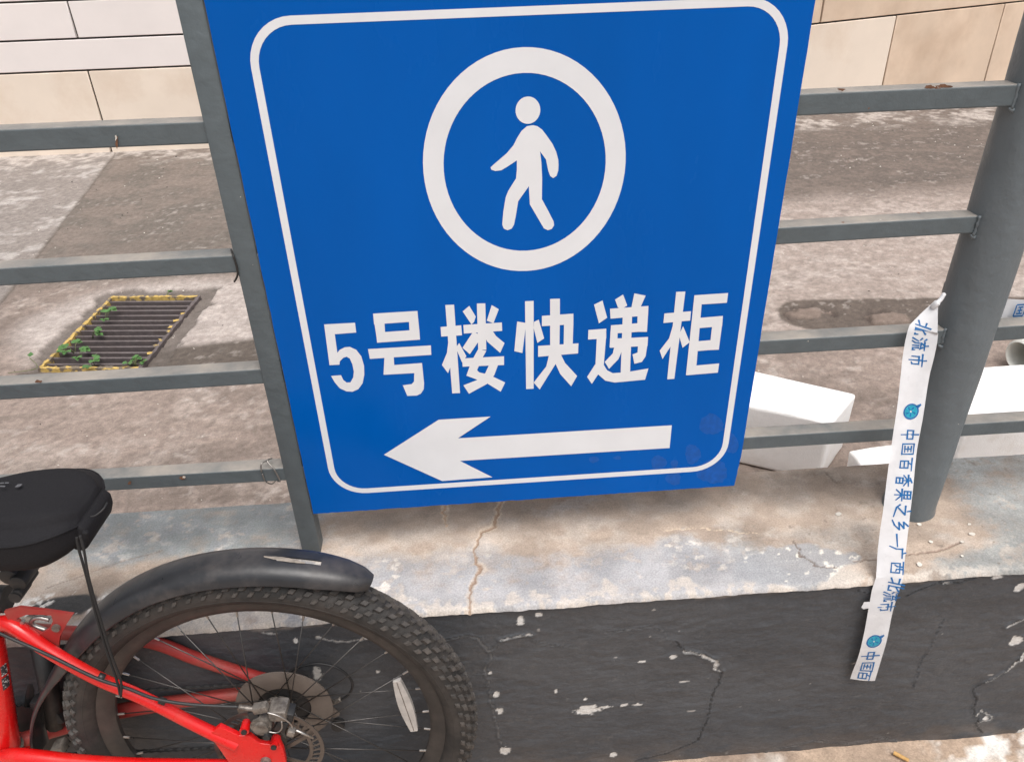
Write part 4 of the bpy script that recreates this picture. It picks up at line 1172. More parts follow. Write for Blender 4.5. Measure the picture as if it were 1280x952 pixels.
# saddle with padded cover
def saddle():
    us = [-0.60, -0.55, -0.48, -0.42, -0.37, -0.33, -0.29, -0.25, -0.228, -0.213, -0.200, -0.189, -0.181]
    hw = [0.018, 0.026, 0.033, 0.043, 0.058, 0.074, 0.085, 0.088, 0.086, 0.080, 0.071, 0.059, 0.044]
    top = [0.462, 0.469, 0.475, 0.480, 0.486, 0.492, 0.497, 0.499, 0.499, 0.497, 0.494, 0.489, 0.482]
    bot = [0.425, 0.422, 0.418, 0.416, 0.415, 0.414, 0.414, 0.416, 0.420, 0.425, 0.430, 0.436, 0.440]
    K = 4
    tt = np.linspace(0, 1, (len(us) - 1) * K + 1)
    t0 = np.linspace(0, 1, len(us))
    us, hw, top, bot = [np.interp(tt, t0, a) for a in (us, hw, top, bot)]
    def sh(a):
        b = a.copy()
        for _ in range(3): b[1:-1] = (b[:-2] + 2 * b[1:-1] + b[2:]) / 4
        return b
    hw, top, bot = sh(hw), sh(top), sh(bot)
    # cross-section: fraction of half width, fraction of height
    prof = [(0.55, -0.02), (0.80, 0.02), (0.93, 0.14), (0.975, 0.34), (1.0, 0.62), (1.005, 0.68), (0.985, 0.705), (0.94, 0.735), (0.87, 0.765), (0.80, 0.80), (0.755, 0.85), (0.71, 0.94), (0.65, 0.985), (0.56, 1.0), (0.36, 0.985), (0.18, 0.955), (0.0, 0.94)]
    full = [(a, b) for a, b in prof] + [(-a, b) for a, b in prof[-2::-1]]
    n, m = len(us), len(full)
    V, Fc = [], []
    for i in range(n):
        for a, b in full:
            V.append(bk(us[i], bot[i] + (top[i] - bot[i]) * b, a * hw[i]))
    for i in range(n - 1):
        for k in range(m - 1):
            Fc.append((i * m + k, i * m + k + 1, (i + 1) * m + k + 1, (i + 1) * m + k))
        Fc.append((i * m + m - 1, i * m, (i + 1) * m, (i + 1) * m + m - 1))
    Fc += [tuple(range(m))[::-1], tuple((n - 1) * m + k for k in range(m))]
    s_ = mesh('saddle', V, [f[::-1] for f in Fc], M['fabric'], bike, smooth=True, sharp=70)
    # piping round the padded cover
    pp = []
    for i in range(n): pp.append(bk(us[i], bot[i] + (top[i] - bot[i]) * 0.69, hw[i] * 1.006))
    for i in range(n - 1, -1, -1): pp.append(bk(us[i], bot[i] + (top[i] - bot[i]) * 0.69, -hw[i] * 1.006))
    mesh('piping', *tube(pp, 0.0016, 6), M['fabric'], s_, smooth=True)
    # pocket flap, tab and zip at the back
    o = mesh('rear_flap', *prism([(-0.188, 0.425), (-0.179, 0.428), (-0.172, 0.445), (-0.171, 0.462), (-0.180, 0.472), (-0.200, 0.45), (-0.198, 0.428)], bk, -0.042, 0.046), M['fabric'], s_)
    bevel(o, 0.005, 3)
    mesh('piping', *tube(smoothpath([bp_(113, 645.5, 0.044), bp_(120, 643.5, 0.043), bp_(129, 636, 0.036), bp_(134, 628, 0.025)], 5), 0.0012, 6), M['black'], s_, smooth=True)
    o = mesh('pull_tab', *tube(smoothpath([bp_(107, 664, 0.060), bp_(107, 670, 0.060), bp_(107, 674, 0.060)], 4), 0.0042, 8), M['fabric'], s_, smooth=True)
    return s_
sd = saddle()
# small pale print on the saddle cover
def on_top(x, y, v=0.5002):
    d = ray(x, y)
    o_ = BC + BB_ * v
    return CAM + d * (((o_ - CAM) @ BB_) / (d @ BB_))
mb = MB()
for q in (((0, 603), (5, 602.6), (5, 603.8), (0, 604.2)), ((6, 602.6), (11, 602.4), (11, 603.6), (6, 603.8)), ((0, 606.6), (7, 606.8), (6, 608.3), (0, 608)), ((18.5, 608.5), (22, 605), (28, 604.5), (24.5, 608)), ((21.5, 607.4), (23, 606), (25.5, 605.8), (24, 607.3))):
    mb.add([on_top(*p_) for p_ in q], [(0, 1, 2, 3)])
mb.build('printed_mark', M['greyprint'], sd)

cordp = [bp_(96, 671, 0.066), bp_(98, 684, 0.068), bp_(108, 720, 0.074), bp_(120, 768, 0.080), bp_(134, 815, 0.082), bp_(146, 850, 0.082), bp_(150, 868, 0.080)]
cordq = [bp_(100, 669, 0.072), bp_(105, 688, 0.076), bp_(111, 722, 0.080), bp_(125, 772, 0.084), bp_(139, 818, 0.086), bp_(151, 850, 0.085), bp_(151, 870, 0.082)]
cd = mesh('cord', *tube(smoothpath(cordp, 6), 0.0019, 8), M['cord'], bike, smooth=True)
mesh('cord', *tube(smoothpath(cordq, 6), 0.0019, 8), M['cord'], bike, smooth=True)
# worn white lettering moulded on the tyre side wall
mb = MB()
for i in range(9):
    q = math.radians(204.6 + i * 0.62)
    for (r0, r1) in ((0.297, 0.3005), (0.3025, 0.3045)):
        if (i * 7 + int(r0 * 1e4)) % 4 == 0: continue
        dq = 0.0038
        rm = (r0 + r1) / 2
        w = 0.0275 if r0 < 0.3 else 0.0285
        mb.add([bk(r0 * math.cos(q - dq), r0 * math.sin(q - dq), w), bk(r1 * math.cos(q - dq), r1 * math.sin(q - dq), w + .001), bk(r1 * math.cos(q + dq), r1 * math.sin(q + dq), w + .001), bk(r0 * math.cos(q + dq), r0 * math.sin(q + dq), w)], [(0, 1, 2, 3)])
mb.build('tyre_lettering', M['flake'], wh)

# ------------------------------------------------------------------ printed tape tied to the pillar
TP = empty('packing_tape', (0.8, 0.94, 0.2), 'white packing tape with blue print tied to the pillar, hanging over the wall', 'tape')
K0 = aty(1170.5, 376, 1.098)
K1 = aty(1153.5, 413, 1.078)
E0 = aty(1111.5, 722, YW - 0.006)
E1 = aty(1106, 738, YW - 0.011)
B0 = aty(1077.5, 848, YW - 0.014)
path = [Vector(K0), Vector(aty(1162, 394, 1.088)), Vector(K1)]
for i in range(1, 25): path.append(Vector(K1 + (np.array(E0) - K1) * i / 24) + Vector((0, 0.006 * math.sin(pi * i / 24), -0.004 * math.sin(pi * i / 24))))
path.append(Vector(E1))
for i in range(1, 17): path.append(Vector(E1 + (B0 - E1) * i / 16) + Vector((0, -0.006 * math.sin(pi * i / 16) - 0.003 * (i / 16) ** 2, 0)))
hwid = [0.0025, 0.012, 0.0215] + [0.0225] * 24 + [0.0225] + [0.0222] * 16
cum = [0.0]
for a, b in zip(path[:-1], path[1:]): cum.append(cum[-1] + (b - a).length)
def tp(s):
    s = min(max(s, 0), cum[-1])
    for i in range(len(cum) - 1):
        if s <= cum[i + 1] or i == len(cum) - 2: break
    f = (s - cum[i]) / (cum[i + 1] - cum[i])
    return path[i].lerp(path[i + 1], f), hwid[i] + (hwid[i + 1] - hwid[i]) * f, (path[i + 1] - path[i]).normalized()
def tfr(s, x, off):                               # along the tape, across it (right positive), lift towards the viewer
    p, h, t = tp(s)
    fade = sm(0.0, 0.06, np.array(s)).item()
    X_ = Vector((1, 0, 0.0)) + Vector((0, -0.35 * (1 - fade) - 0.12, 0.25 * (1 - fade)))
    X_ = (X_ - t * X_.dot(t)).normalized()
    N_ = X_.cross(-t)
    if N_.y > 0: N_ = -N_
    X_ = (X_ + N_ * 0.25 * math.sin(min(s, 0.12) / 0.12 * pi)).normalized()
    xr = x / h
    off += 0.0008 * math.sin(s * 60 + xr * 2) * (1 - abs(xr) * .3) + 0.0022 * math.sin(s * 17 + 0.6) * xr + 0.0012 * math.sin(s * 41) * xr * xr
    return p + X_ * x + N_ * off
V, Fc = [], []
NS, NC = 240, 9
for i in range(NS + 1):
    s = cum[-1] * i / NS
    h = tp(s)[1]
    for k in range(NC):
        x = (-1 + 2 * k / (NC - 1))
        V.append(tfr(s, x * h, 0.0))
for i in range(NS):
    for k in range(NC - 1):
        Fc.append((i * NC + k, i * NC + k + 1, (i + 1) * NC + k + 1, (i + 1) * NC + k))
mesh('tape_strip', V, Fc, M['tape'], TP, smooth=True)
CH = {
 'zhong': [[(.15, .7), (.85, .7), (.85, .33), (.15, .33), (.15, .7)], [(.5, 1.05), (.5, -.05)]],
 'guo': [[(.08, .95), (.92, .95), (.92, .05), (.08, .05), (.08, .95)], [(.28, .75), (.72, .75)], [(.3, .5), (.7, .5)], [(.26, .25), (.75, .25)], [(.5, .75), (.5, .25)]],
 'bai': [[(.0, .95), (1, .92)], [(.5, .92), (.38, .68)], [(.22, .66), (.78, .66), (.78, .05), (.22, .05), (.22, .66)], [(.22, .36), (.78, .36)]],
 'xiang': [[(.65, 1.), (.3, .9)], [(.05, .78), (.95, .78)], [(.5, .92), (.5, .5)], [(.5, .75), (.08, .48)], [(.5, .75), (.92, .48)], [(.28, .42), (.72, .42), (.72, .0), (.28, .0), (.28, .42)], [(.28, .22), (.72, .22)]],
 'guo2': [[(.2, .98), (.8, .98), (.8, .56), (.2, .56), (.2, .98)], [(.2, .77), (.8, .77)], [(.5, .95), (.5, -.05)], [(.02, .42), (.98, .42)], [(.5, .42), (.08, .05)], [(.5, .42), (.92, .05)]],
 'zhi': [[(.5, 1.05), (.56, .86)], [(.12, .74), (.82, .72), (.18, .2)], [(.02, .38), (.24, .16), (1.0, .0)]],
 'xiang2': [[(.5, 1.), (.2, .72), (.7, .74), (.25, .42), (.82, .46)], [(.82, .46), (.5, .15), (.08, -.02)]],
 'yi': [[(.0, .48), (1., .55)]],
 'guang': [[(.5, 1.05), (.56, .88)], [(.15, .82), (.95, .82)], [(.2, .82), (.18, .4), (.0, .0)]],
 'xi': [[(.02, .95), (.98, .95)], [(.12, .7), (.88, .7), (.88, .03), (.12, .03), (.12, .7)], [(.4, .95), (.38, .5), (.25, .3)], [(.6, .95), (.6, .45), (.75, .4)]],
 'bei': [[(.35, .98), (.35, .02)], [(.05, .64), (.35, .64)], [(.0, .12), (.35, .3)], [(.6, .98), (.6, .1), (.95, .1), (.95, .28)], [(.92, .74), (.6, .5)]],
 'liu': [[(.08, .92), (.2, .8)], [(.02, .64), (.16, .53)], [(.02, .02), (.25, .4)], [(.6, 1.05), (.64, .9)], [(.32, .82), (.98, .82)], [(.6, .82), (.4, .6), (.86, .58)], [(.75, .72), (.92, .52)], [(.42, .45), (.4, .2), (.26, .0)],
         [(.62, .45), (.62, .05)], [(.8, .45), (.8, .08), (.98, .06), (.98, .2)]],
 'shi': [[(.5, 1.05), (.54, .88)], [(.0, .8), (1., .8)], [(.2, .58), (.2, .12)], [(.2, .58), (.82, .58), (.82, .15), (.68, .1)], [(.5, .8), (.5, -.05)]],
}
def s_at(py):
    lo, hi = 0.0, cum[-1]
    for _ in range(40):
        m_ = (lo + hi) / 2
        if pj(tfr(m_, 0, 0))[1] < py: lo = m_
        else: hi = m_
    return (lo + hi) / 2
def glyph(key, py, px, ext=8.0, wid=20.0, clip=None):
    s0 = s_at(py)
    ds = (s_at(py + ext) - s_at(py - ext)) / 2        # half size along the tape
    c_ = pj(tfr(s0, 0, 0))[0]
    ppm = (pj(tfr(s0, 0.01, 0))[0] - pj(tfr(s0, -0.01, 0))[0]) / 0.02
    x0 = (px - c_) / ppm
    hx = wid / 2 / ppm
    mb = MB()
    lift = 0.00045
    hwk = 0.055
    for st_ in CH[key]:
        for (a, b) in zip(st_[:-1], st_[1:]):
            d = np.array(b) - np.array(a)
            L_ = np.linalg.norm(d)
            d = d / L_
            nn_ = np.array([-d[1], d[0]])
            lift += 0.00001
            q = []
            for (e, sgn, k) in ((np.array(a) - d * hwk * .8, -1, 1.15), (np.array(b) + d * hwk * .8, -1, 0.75), (np.array(b) + d * hwk * .8, 1, 0.75), (np.array(a) - d * hwk * .8, 1, 1.15)):
                z = e + nn_ * sgn * hwk * k
                al = s0 + (z[0] - .5) * 2 * ds
                if clip: al = min(al, clip)
                q.append(tfr(al, x0 + (z[1] - .5) * 2 * hx + 0.10 * (z[0] - .5) * hx, lift))
            mb.add(q, [(0, 1, 2, 3)])
    mb.build('printed_character', M['ink'], TP)
seq = [('bei', 411, 1153), ('liu', 430, 1149.5), ('shi', 450, 1147), ('zhong', 543, 1137.5), ('guo', 561, 1135), ('bai', 580, 1132.5), ('xiang', 600, 1130), ('guo2', 618, 1129), ('zhi', 637.5, 1127), ('xiang2', 656, 1125), ('yi', 674.5, 1121),
       ('guang', 690, 1122), ('xi', 709, 1121.5), ('bei', 729, 1119.5), ('liu', 745, 1114), ('shi', 758.5, 1108.5), ('zhong', 819, 1088), ('guo', 832.5, 1084), ('bai', 844, 1080.5)]
for key, py, px in seq:
    glyph(key, py, px, 7.6 if py < 735 else 6.0, 19.5 if key not in ('guo', 'bai', 'xi') else 16, cum[-1] - 0.001)
def emblem(py, px, r, ry):
    s0 = s_at(py)
    ds = (s_at(py + 5) - s_at(py - 5)) / 10
    c_ = pj(tfr(s0, 0, 0))[0]
    ppm = (pj(tfr(s0, 0.01, 0))[0] - pj(tfr(s0, -0.01, 0))[0]) / 0.02
    x0 = (px - c_) / ppm
    f = lambda a, k, l: tfr(s0 + math.sin(a) * ry * k * ds, x0 + math.cos(a) * r * k / ppm, l)
    def annul(name, k0, k1, l, m):
        V = []
        n = 28
        for i in range(n): V += [f(2 * pi * i / n, k0, l), f(2 * pi * i / n, k1, l)]
        return mesh(name, V, [(2 * i, 2 * i + 1, (2 * i + 3) % (2 * n), (2 * i + 2) % (2 * n)) for i in range(n)], m, TP)
    annul('emblem_ring', 0.82, 1.0, 0.0005, M['ink'])
    annul('emblem_field', 0.12, 0.80, 0.00046, M['ink2'])
    mb = MB()
    for a in (0.3, 1.5, 2.6, 3.9, 5.1):
        q = [f(a - .25, 0.15, .00052), f(a - .1, 0.62, .00052), f(a + .25, 0.66, .00052), f(a + .2, 0.2, .00052)]
        mb.add(q, [(0, 1, 2, 3)])
    mb.add([f(-0.95, 0.95, .00054), f(-0.75, 1.5, .00054), f(-0.6, 1.48, .00054), f(-0.45, 0.95, .00054)], [(0, 1, 2, 3)])
    mb.build('emblem_mark', M['ink'], TP)
emblem(514, 1138.5, 9.5, 10)
emblem(801, 1092.5, 9.5, 8)
# torn bit sticking out of the edge, knot wrapped round the pillar, and the end running off to the right
sT = s_at(756)
hT = tp(sT)[1]
mesh('torn_bit', [tfr(sT - .009, -hT + .001, .001), tfr(sT - .010, -hT - .011, .002), tfr(sT - .004, -hT - .013, .004), tfr(sT + .003, -hT - .014, .003), tfr(sT + .008, -hT - .009, .002), tfr(sT + .006, -hT + .001, .001)], [(0, 1, 2, 3, 4, 5)], M['tape'], TP)
zk = K0[2]
V, Fc = [], []
n = 40
for i in range(n + 1):
    q = math.radians(152) - math.radians(152 - 30) * i / n
    zz = zk - 0.05 * i / n
    hh = 0.003 + 0.019 * min(1, i / 14)
    for s in (-1, -0.4, 0.4, 1):
        rr_ = PR + 0.0016
        V.append((PC[0] + rr_ * math.cos(q), PC[1] + rr_ * math.sin(q), zz + s * hh))
for i in range(n):
    for k in range(3): Fc.append((i * 4 + k, i * 4 + k + 1, i * 4 + k + 5, i * 4 + k + 4))
mesh('tape_wrap', V, Fc, M['tape'], TP, smooth=True)
le0 = np.array([PC[0] + (PR + .002) * math.cos(math.radians(30)), PC[1] + (PR + .002) * math.sin(math.radians(30)), zk - 0.05])
le0 = np.array(V[-2]) * 0.5 + np.array(V[-3]) * 0.5
le1 = le0 + np.array([0.42, -0.005, 0.012])
V, Fc = [], []
for i in range(25):
    c_ = le0 + (le1 - le0) * i / 24 + np.array([0, 0.002 * math.sin(i), -0.015 * math.sin(pi * i / 24)])
    for k in (-1, 0, 1): V.append(c_ + np.array([0, 0.001 * k, 0.022 * k]))
for i in range(24):
    for k in range(2): Fc.append((i * 3 + k, i * 3 + k + 1, i * 3 + k + 4, i * 3 + k + 3))
mesh('knot', *tube(smoothpath([aty(1166, 384, 1.094), aty(1171, 379, 1.09), aty(1176, 374, 1.092), aty(1181, 366, 1.095)], 5), [0.001] + [0.0052] * 6 + [0.0035] * 8 + [0.001], 8), M['tape'], TP, smooth=True)
mesh('loose_end', V, Fc, M['tape'], TP, smooth=True)
mb = MB()
yq = le0[1] - 0.006
for j in range(8):
    xq = 0.908 + 0.028 * j
    key = ('guo', 'zhong', 'guo', 'bai', 'xiang', 'guo2', 'zhi', 'yi')[j]
    for st_ in CH[key]:
        for (a, b) in zip(st_[:-1], st_[1:]):
            d = np.array(b) - np.array(a)
            d = d / np.linalg.norm(d)
            nn_ = np.array([-d[1], d[0]]) * 0.06
            yq -= 0.00001
            zc = le0[2] - 0.012
            mb.add([(xq + (e[0] + k * nn_[0]) * 0.02, yq, zc + (e[1] + k * nn_[1]) * 0.024) for e, k in ((a, -1), (b, -1), (b, 1), (a, 1))], [(0, 1, 2, 3)])
mb.build('printed_text', M['ink'], TP)

# ------------------------------------------------------------------ drain grate
gr = empty('drain_grate', (GC[0], GC[1], 0), 'dark barred drain grate with chipped yellow rim in the yard floor', 'grate')
def G(x, y, z):
    ca, sa = math.cos(GA), math.sin(GA)
    return (GC[0] + x * ca - y * sa, GC[1] + x * sa + y * ca, z)
def gbox(name, x0, x1, y0, y1, z0, z1, m, bev=0.0):
    o = mesh(name, [G(*p) for p in boxv(x0, x1, y0, y1, z0, z1)], BOXF, m, gr)
    if bev: bevel(o, bev, 1)
    return o
hw_, hh_ = GW / 2, GH / 2
def yframe(name, x0, x1, y0, y1, m, seed):
    # rim bar with an uneven, chipped top
    rr = random.Random(seed)
    V, Fc = [], []
    n = 36
    alongx = (x1 - x0) > (y1 - y0)
    for i in range(n + 1):
        t = i / n
        j = [rr.uniform(-0.0025, 0.0025) for _ in range(4)]
        if alongx:
            x = x0 + (x1 - x0) * t
            sec = [(x, y0 + j[0], -0.03), (x, y0 + j[0], 0.004 + j[2]), (x, y1 + j[1], 0.004 + j[3]), (x, y1 + j[1], -0.03)]
        else:
            y = y0 + (y1 - y0) * t
            sec = [(x0 + j[0], y, -0.03), (x0 + j[0], y, 0.004 + j[2]), (x1 + j[1], y, 0.004 + j[3]), (x1 + j[1], y, -0.03)]
        V += [G(*p) for p in sec]
    for i in range(n):
        for k in range(4): Fc.append((i * 4 + k, i * 4 + (k + 1) % 4, i * 4 + 4 + (k + 1) % 4, i * 4 + 4 + k))
    Fc += [(0, 1, 2, 3), tuple(n * 4 + k for k in (3, 2, 1, 0))]
    return mesh(name, V, Fc, m, gr)
yframe('rim', -hw_, hw_ - 0.014, hh_ - 0.016, hh_, M['yellow'], 1)
yframe('rim', -hw_, hw_ - 0.014, -hh_, -hh_ + 0.016, M['yellow'], 2)
yframe('rim', -hw_ , -hw_ + 0.014, -hh_ + 0.017, hh_ - 0.017, M['yellow'], 3)
yframe('rim', hw_ - 0.013, hw_, -hh_, hh_, M['grate'], 4)
nb = 13
for i in range(nb):
    y = -hh_ + 0.022 + (GH - 0.044) * (i + 0.5) / nb
    o = gbox('bar', -hw_ + 0.012, hw_ - 0.012, y - 0.0055, y + 0.0055, -0.034, -0.002 + 0.0015 * math.sin(i * 2.1), M['grate'], 0.0015)
rr = random.Random(11)
for i in range(8):
    y = -hh_ + 0.06 + i * 0.055 + rr.uniform(-.01, .01)
    o = mesh('paint_remnant', [G(hw_ - 0.020 + rr.uniform(-.012, .004), y + a_, 0.002 + b_ * 0.003) for a_, b_ in ((-.011, 0), (0, 1), (.011, 0))] + [G(hw_ - 0.008, y + a_, 0.004) for a_ in (.008, -.008)], [(0, 1, 2, 3, 4)], M['yellow'], gr)
mbp = MB()
mbp.add([G(*p) for p in boxv(-hw_ - 0.02, hw_ + 0.02, -hh_ - 0.02, hh_ + 0.02, -0.148, -0.02)], [(0, 1, 2, 3), (0, 4, 5, 1), (1, 5, 6, 2), (2, 6, 7, 3), (3, 7, 4, 0)])
mbp.build('pit', M['pit'], gr)

# weeds growing through the grate
def weed(px, n, size, label, seed, hgt=0.03):
    rr = random.Random(seed)
    x, y, _ = atz(*px, 0.012)
    w_ = empty('weed', (x, y, -0.01), label, 'weed', 'weeds growing in the drain grate')
    for i in range(n):
        q = rr.uniform(0, 2 * pi)
        rad = size * rr.uniform(0.25, 0.9)
        h = hgt * rr.uniform(0.5, 1.1)
        tip = Vector((x + math.cos(q) * rad, y + math.sin(q) * rad * 1.1, h))
        st_ = mesh('stem', *tube([(x, y, -0.01), ((x + tip.x) / 2, (y + tip.y) / 2, h * 0.75), tip], 0.0012, 5), M['stem'], w_, smooth=True)
        for j in range(rr.choice((2, 3))):
            a = q + (j - 1) * 1.1 + rr.uniform(-.3, .3)
            ln = size * rr.uniform(0.42, 0.62)
            d = Vector((math.cos(a), math.sin(a), rr.uniform(-0.15, 0.3))).normalized()
            sd_ = Vector((-math.sin(a), math.cos(a), rr.uniform(-.2, .2)))
            V = [tip]
            for t, k in ((0.25, 0.36), (0.55, 0.46), (0.82, 0.30)):
                c_ = tip + d * ln * t
                V += [c_ - sd_ * ln * k + Vector((0, 0, .002)), c_ - Vector((0, 0, .0015)), c_ + sd_ * ln * k + Vector((0, 0, .002))]
            V.append(tip + d * ln - Vector((0, 0, .003)))
            Fc = [(0, 2, 1), (0, 3, 2), (1, 2, 5, 4), (2, 3, 6, 5), (4, 5, 8, 7), (5, 6, 9, 8), (7, 8, 10), (8, 9, 10)]
            mesh('leaf', V, Fc, M['leaf'], w_, smooth=True)
weed((131, 396), 3, 0.045, 'green weed sprig nearest the far corner of the drain grate', 1)
weed((113, 417), 3, 0.046, 'green weed at the middle of the left side of the drain grate', 2)
weed((92, 436), 4, 0.05, 'bushiest green weed near the left corner of the drain grate', 3)
weed((99, 444), 3, 0.042, 'green weed just right of the bushiest weed in the drain grate', 6)
weed((116, 452), 3, 0.05, 'green weed on the yellow front rim of the drain grate', 4)
weed((168, 452), 7, 0.036, 'low ragged weed at the right end of the front grate rim', 5, 0.02)
weed((207, 368), 2, 0.03, 'tiny sprig at the far right corner of the drain grate', 8, 0.02)
# dry sprig left of the grate
x, y, _ = atz(44, 463, 0)
sp = empty('dry_sprig', (x, y, 0), 'thin dry sprig lying on concrete left of the drain grate', 'twig')
mesh('stalk', *tube(smoothpath([atz(10, 466, 0.006), atz(46, 460, 0.008), atz(37, 447, 0.03)], 5), 0.0013, 5), M['stem'], sp, smooth=True)
t_ = Vector(atz(37, 446, 0.03))
mesh('leaf', [t_, t_ + Vector((.012, .012, .004)), t_ + Vector((-.004, .026, .008)), t_ + Vector((-.014, .012, .002))], [(0, 1, 2, 3)], M['leaf'], sp)

# ------------------------------------------------------------------ foam blocks behind the wall
def foam(name, bottom, top, label, grp='white foam pieces behind the wall', bev=0.012):
    V = [tuple(p) for p in bottom] + [tuple(p) for p in top]
    o = mesh(name, V, BOXF, M['foam'])
    bm = bmesh.new()
    bm.from_mesh(o.data)
    bmesh.ops.recalc_face_normals(bm, faces=bm.faces[:])
    bmesh.ops.bevel(bm, geom=bm.edges[:], offset=bev, segments=3, affect='EDGES', profile=0.6)
    bmesh.ops.triangulate(bm, faces=[f for f in bm.faces if len(f.verts) > 4])
    bmesh.ops.subdivide_edges(bm, edges=[e for e in bm.edges if e.calc_length() > 0.04], cuts=3, use_grid_fill=True)
    rr = random.Random(len(label))
    for v in bm.verts:
        p = v.co
        v.co += Vector((math.sin(p.y * 90 + p.z * 70), math.sin(p.x * 80 + p.z * 60), math.sin(p.x * 70 + p.y * 95))) * 0.0012
    bm.to_mesh(o.data)
    bm.free()
    o.data.polygons.foreach_set('use_smooth', np.ones(len(o.data.polygons), bool))
    o.data.set_sharp_from_angle(angle=math.radians(40))
    return tag(o, label, 'foam block', grp)
zt = 0.22
tA, tB, tC, tD = atz(925, 505, zt), atz(1040, 529, zt), atz(1071, 492, zt), atz(925, 455, zt)
tA2 = tA + (tA - tB) * 0.7
tD2 = tD + (tA - tB) * 0.7
sh_ = np.array([0.012, -0.004, 0])
bB = np.array([tB[0] + 0.005, tB[1] + 0.01, 0.002])
bC = atz(1059, 575, 0.0) + np.array([0.01, 0.06, 0.002])
foam('foam_block', [(tA2[0], tA2[1] + 0.0, 0.002), bB, bC, (tD2[0], tD2[1], 0.002)], [tA2, tB, tC, tD2], 'large white foam block on the yard floor beside the right edge of the blue sign')
q = [atz(1064, 559, 0.09), atz(1140, 540, 0.09)]
foam('foam_slab', [(1.085, 1.66, 0.002), (1.30, 1.66, 0.002), (1.32, 1.83, 0.002), (1.075, 1.80, 0.002)],
     [(1.085, 1.66, 0.09), (1.30, 1.67, 0.09), (1.32, 1.83, 0.09), (1.075, 1.80, 0.09)], 'small white foam slab between the large foam block and the hanging tape', bev=0.01)
foam('foam_slab', [(1.36, 1.74, 0.0022), (1.95, 1.74, 0.0022), (1.97, 2.05, 0.0022), (1.40, 2.04, 0.0022)],
     [(1.36, 1.74, 0.20), (1.95, 1.75, 0.20), (1.97, 2.04, 0.20), (1.38, 2.03, 0.20)], 'white foam slab on the yard floor to the right of the round pillar', bev=0.012)
p = atz(1050, 583, 0.04)
foam('foam_scrap', [(0.985, 1.645, .002), (1.06, 1.64, .002), (1.07, 1.70, .002), (1.0, 1.71, .002)], [(0.99, 1.65, .035), (1.055, 1.645, .03), (1.06, 1.695, .035), (1.0, 1.70, .04)],
     'smallest white foam scrap at the near foot of the large foam block', bev=0.006)
# hollow pale plastic tub lying behind the right-hand slab
V, Fc = [], []
c0 = np.array([1.90, 2.29, 0.062])
ax = np.array([0.97, 0.24, 0.0])
sd_ = np.array([-0.24, 0.97, 0.0])
prof = [(0.0, 0.052), (0.006, 0.060), (0.06, 0.062), (0.22, 0.058), (0.23, 0.05), (0.23, 0.0), (0.225, 0.0), (0.22, 0.048), (0.06, 0.052), (0.006, 0.048)]
ns = 32
for i in range(ns):
    q = 2 * pi * i / ns
    for l, r in prof:
        V.append(c0 + ax * l + (sd_ * math.cos(q) + np.array([0, 0, 1]) * math.sin(q)) * max(r, 0.0005))
npf = len(prof)
for i in range(ns):
    i2 = (i + 1) % ns
    for k in range(npf): Fc.append((i * npf + k, i * npf + (k + 1) % npf, i2 * npf + (k + 1) % npf, i2 * npf + k))
tag(mesh('plastic_tub', V, Fc, M['shell'], smooth=True, sharp=40), 'pale hollow plastic tub lying on its side behind the foam right of the pillar', 'tub')

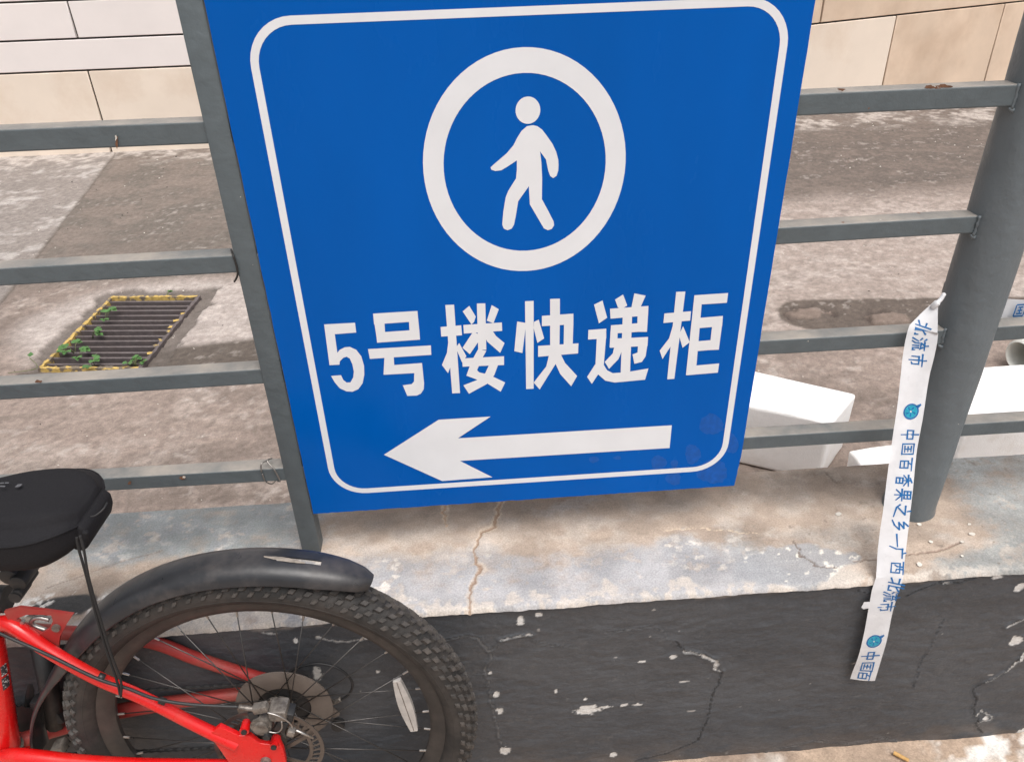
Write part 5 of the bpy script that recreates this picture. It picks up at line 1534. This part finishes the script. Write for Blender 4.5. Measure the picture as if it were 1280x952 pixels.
# ------------------------------------------------------------------ small litter
def grit(name, n, area, z, seed, m, sizes, label):
    rr = random.Random(seed)
    mb = MB()
    for _ in range(n):
        x, y = rr.uniform(*area[0]), area[1][0] + (area[1][1] - area[1][0]) * rr.random() ** 1.3
        if abs(gl(x, y)[0]) < GW / 2 + .01 and abs(gl(x, y)[1]) < GH / 2 + .01: continue
        r = rr.uniform(*sizes) * (1 + 0.25 * max(0, y - 1.5))
        q = rr.uniform(0, pi)
        V = [(x + r * rr.uniform(.7, 1.3) * math.cos(q + k * pi / 2), y + r * rr.uniform(.5, 1.2) * math.sin(q + k * pi / 2), z) for k in range(4)]
        V += [(x + (a_[0] - x) * .55, y + (a_[1] - y) * .55, z + r * rr.uniform(.5, .9)) for a_ in V]
        mb.add(V, BOXF)
    return tag(mb.build(name, m), label, 'grit', kind='stuff')
grit('pale_grit', 420, ((-3.0, 3.6), (1.6, 5.5)), 0.0, 4, M['flake'], (0.0012, 0.0034), 'pale grit scattered over the yard floor')
grit('dark_grit', 380, ((-3.0, 3.6), (1.6, 5.5)), 0.0, 5, M['pit'], (0.001, 0.003), 'dark grit scattered over the yard floor')
def flake(px, r, label, grp, seed, z=ZL):
    rr = random.Random(seed)
    x, y, _ = atz(*px, z + 0.001)
    n = 7
    P = [(x + r * rr.uniform(.6, 1.2) * 1.4 * math.cos(2 * pi * i / n), y + r * rr.uniform(.6, 1.2) * math.sin(2 * pi * i / n)) for i in range(n)]
    tl = rr.uniform(-.15, .25)
    o = mesh('paint_flake', *prism(P, lambda a, b, t: (a, b, t + (b - y) * tl + 0.0008 * math.sin(a * 300)), z + 0.0012, z + 0.0026), M['flake'])
    return tag(o, label, 'paint flake', grp)
for i, (p, r) in enumerate(zip(Z7([(238, 116), (512, 150), (688, 182), (655, 210), (510, 286), (655, 258), (550, 208), (680, 150)]), (0.004, 0.0036, 0.0042, 0.0028, 0.0042, 0.0024, 0.003, 0.0024))):
    flake(p, r, 'small white paint flake lying on the wall top near the round pillar', 'paint flakes on the wall top', 20 + i)
pb0, pb1 = atz(1117, 940, 0.009), atz(1136, 950, 0.009)
bt = empty('cigarette_butt', (pb0 + pb1) / 2 - np.array([0, 0, .009]), 'tan cigarette butt on the pavement at the foot of the charcoal wall', 'cigarette butt')
mid_ = pb0 * 0.6 + pb1 * 0.4
mesh('filter', *tube([pb0, mid_], 0.0042, 10), M['butt'], bt, smooth=True, sharp=50)
mesh('paper', *tube([mid_, pb1], [0.0041, 0.0036], 10), M['butt'], bt, smooth=True, sharp=50)
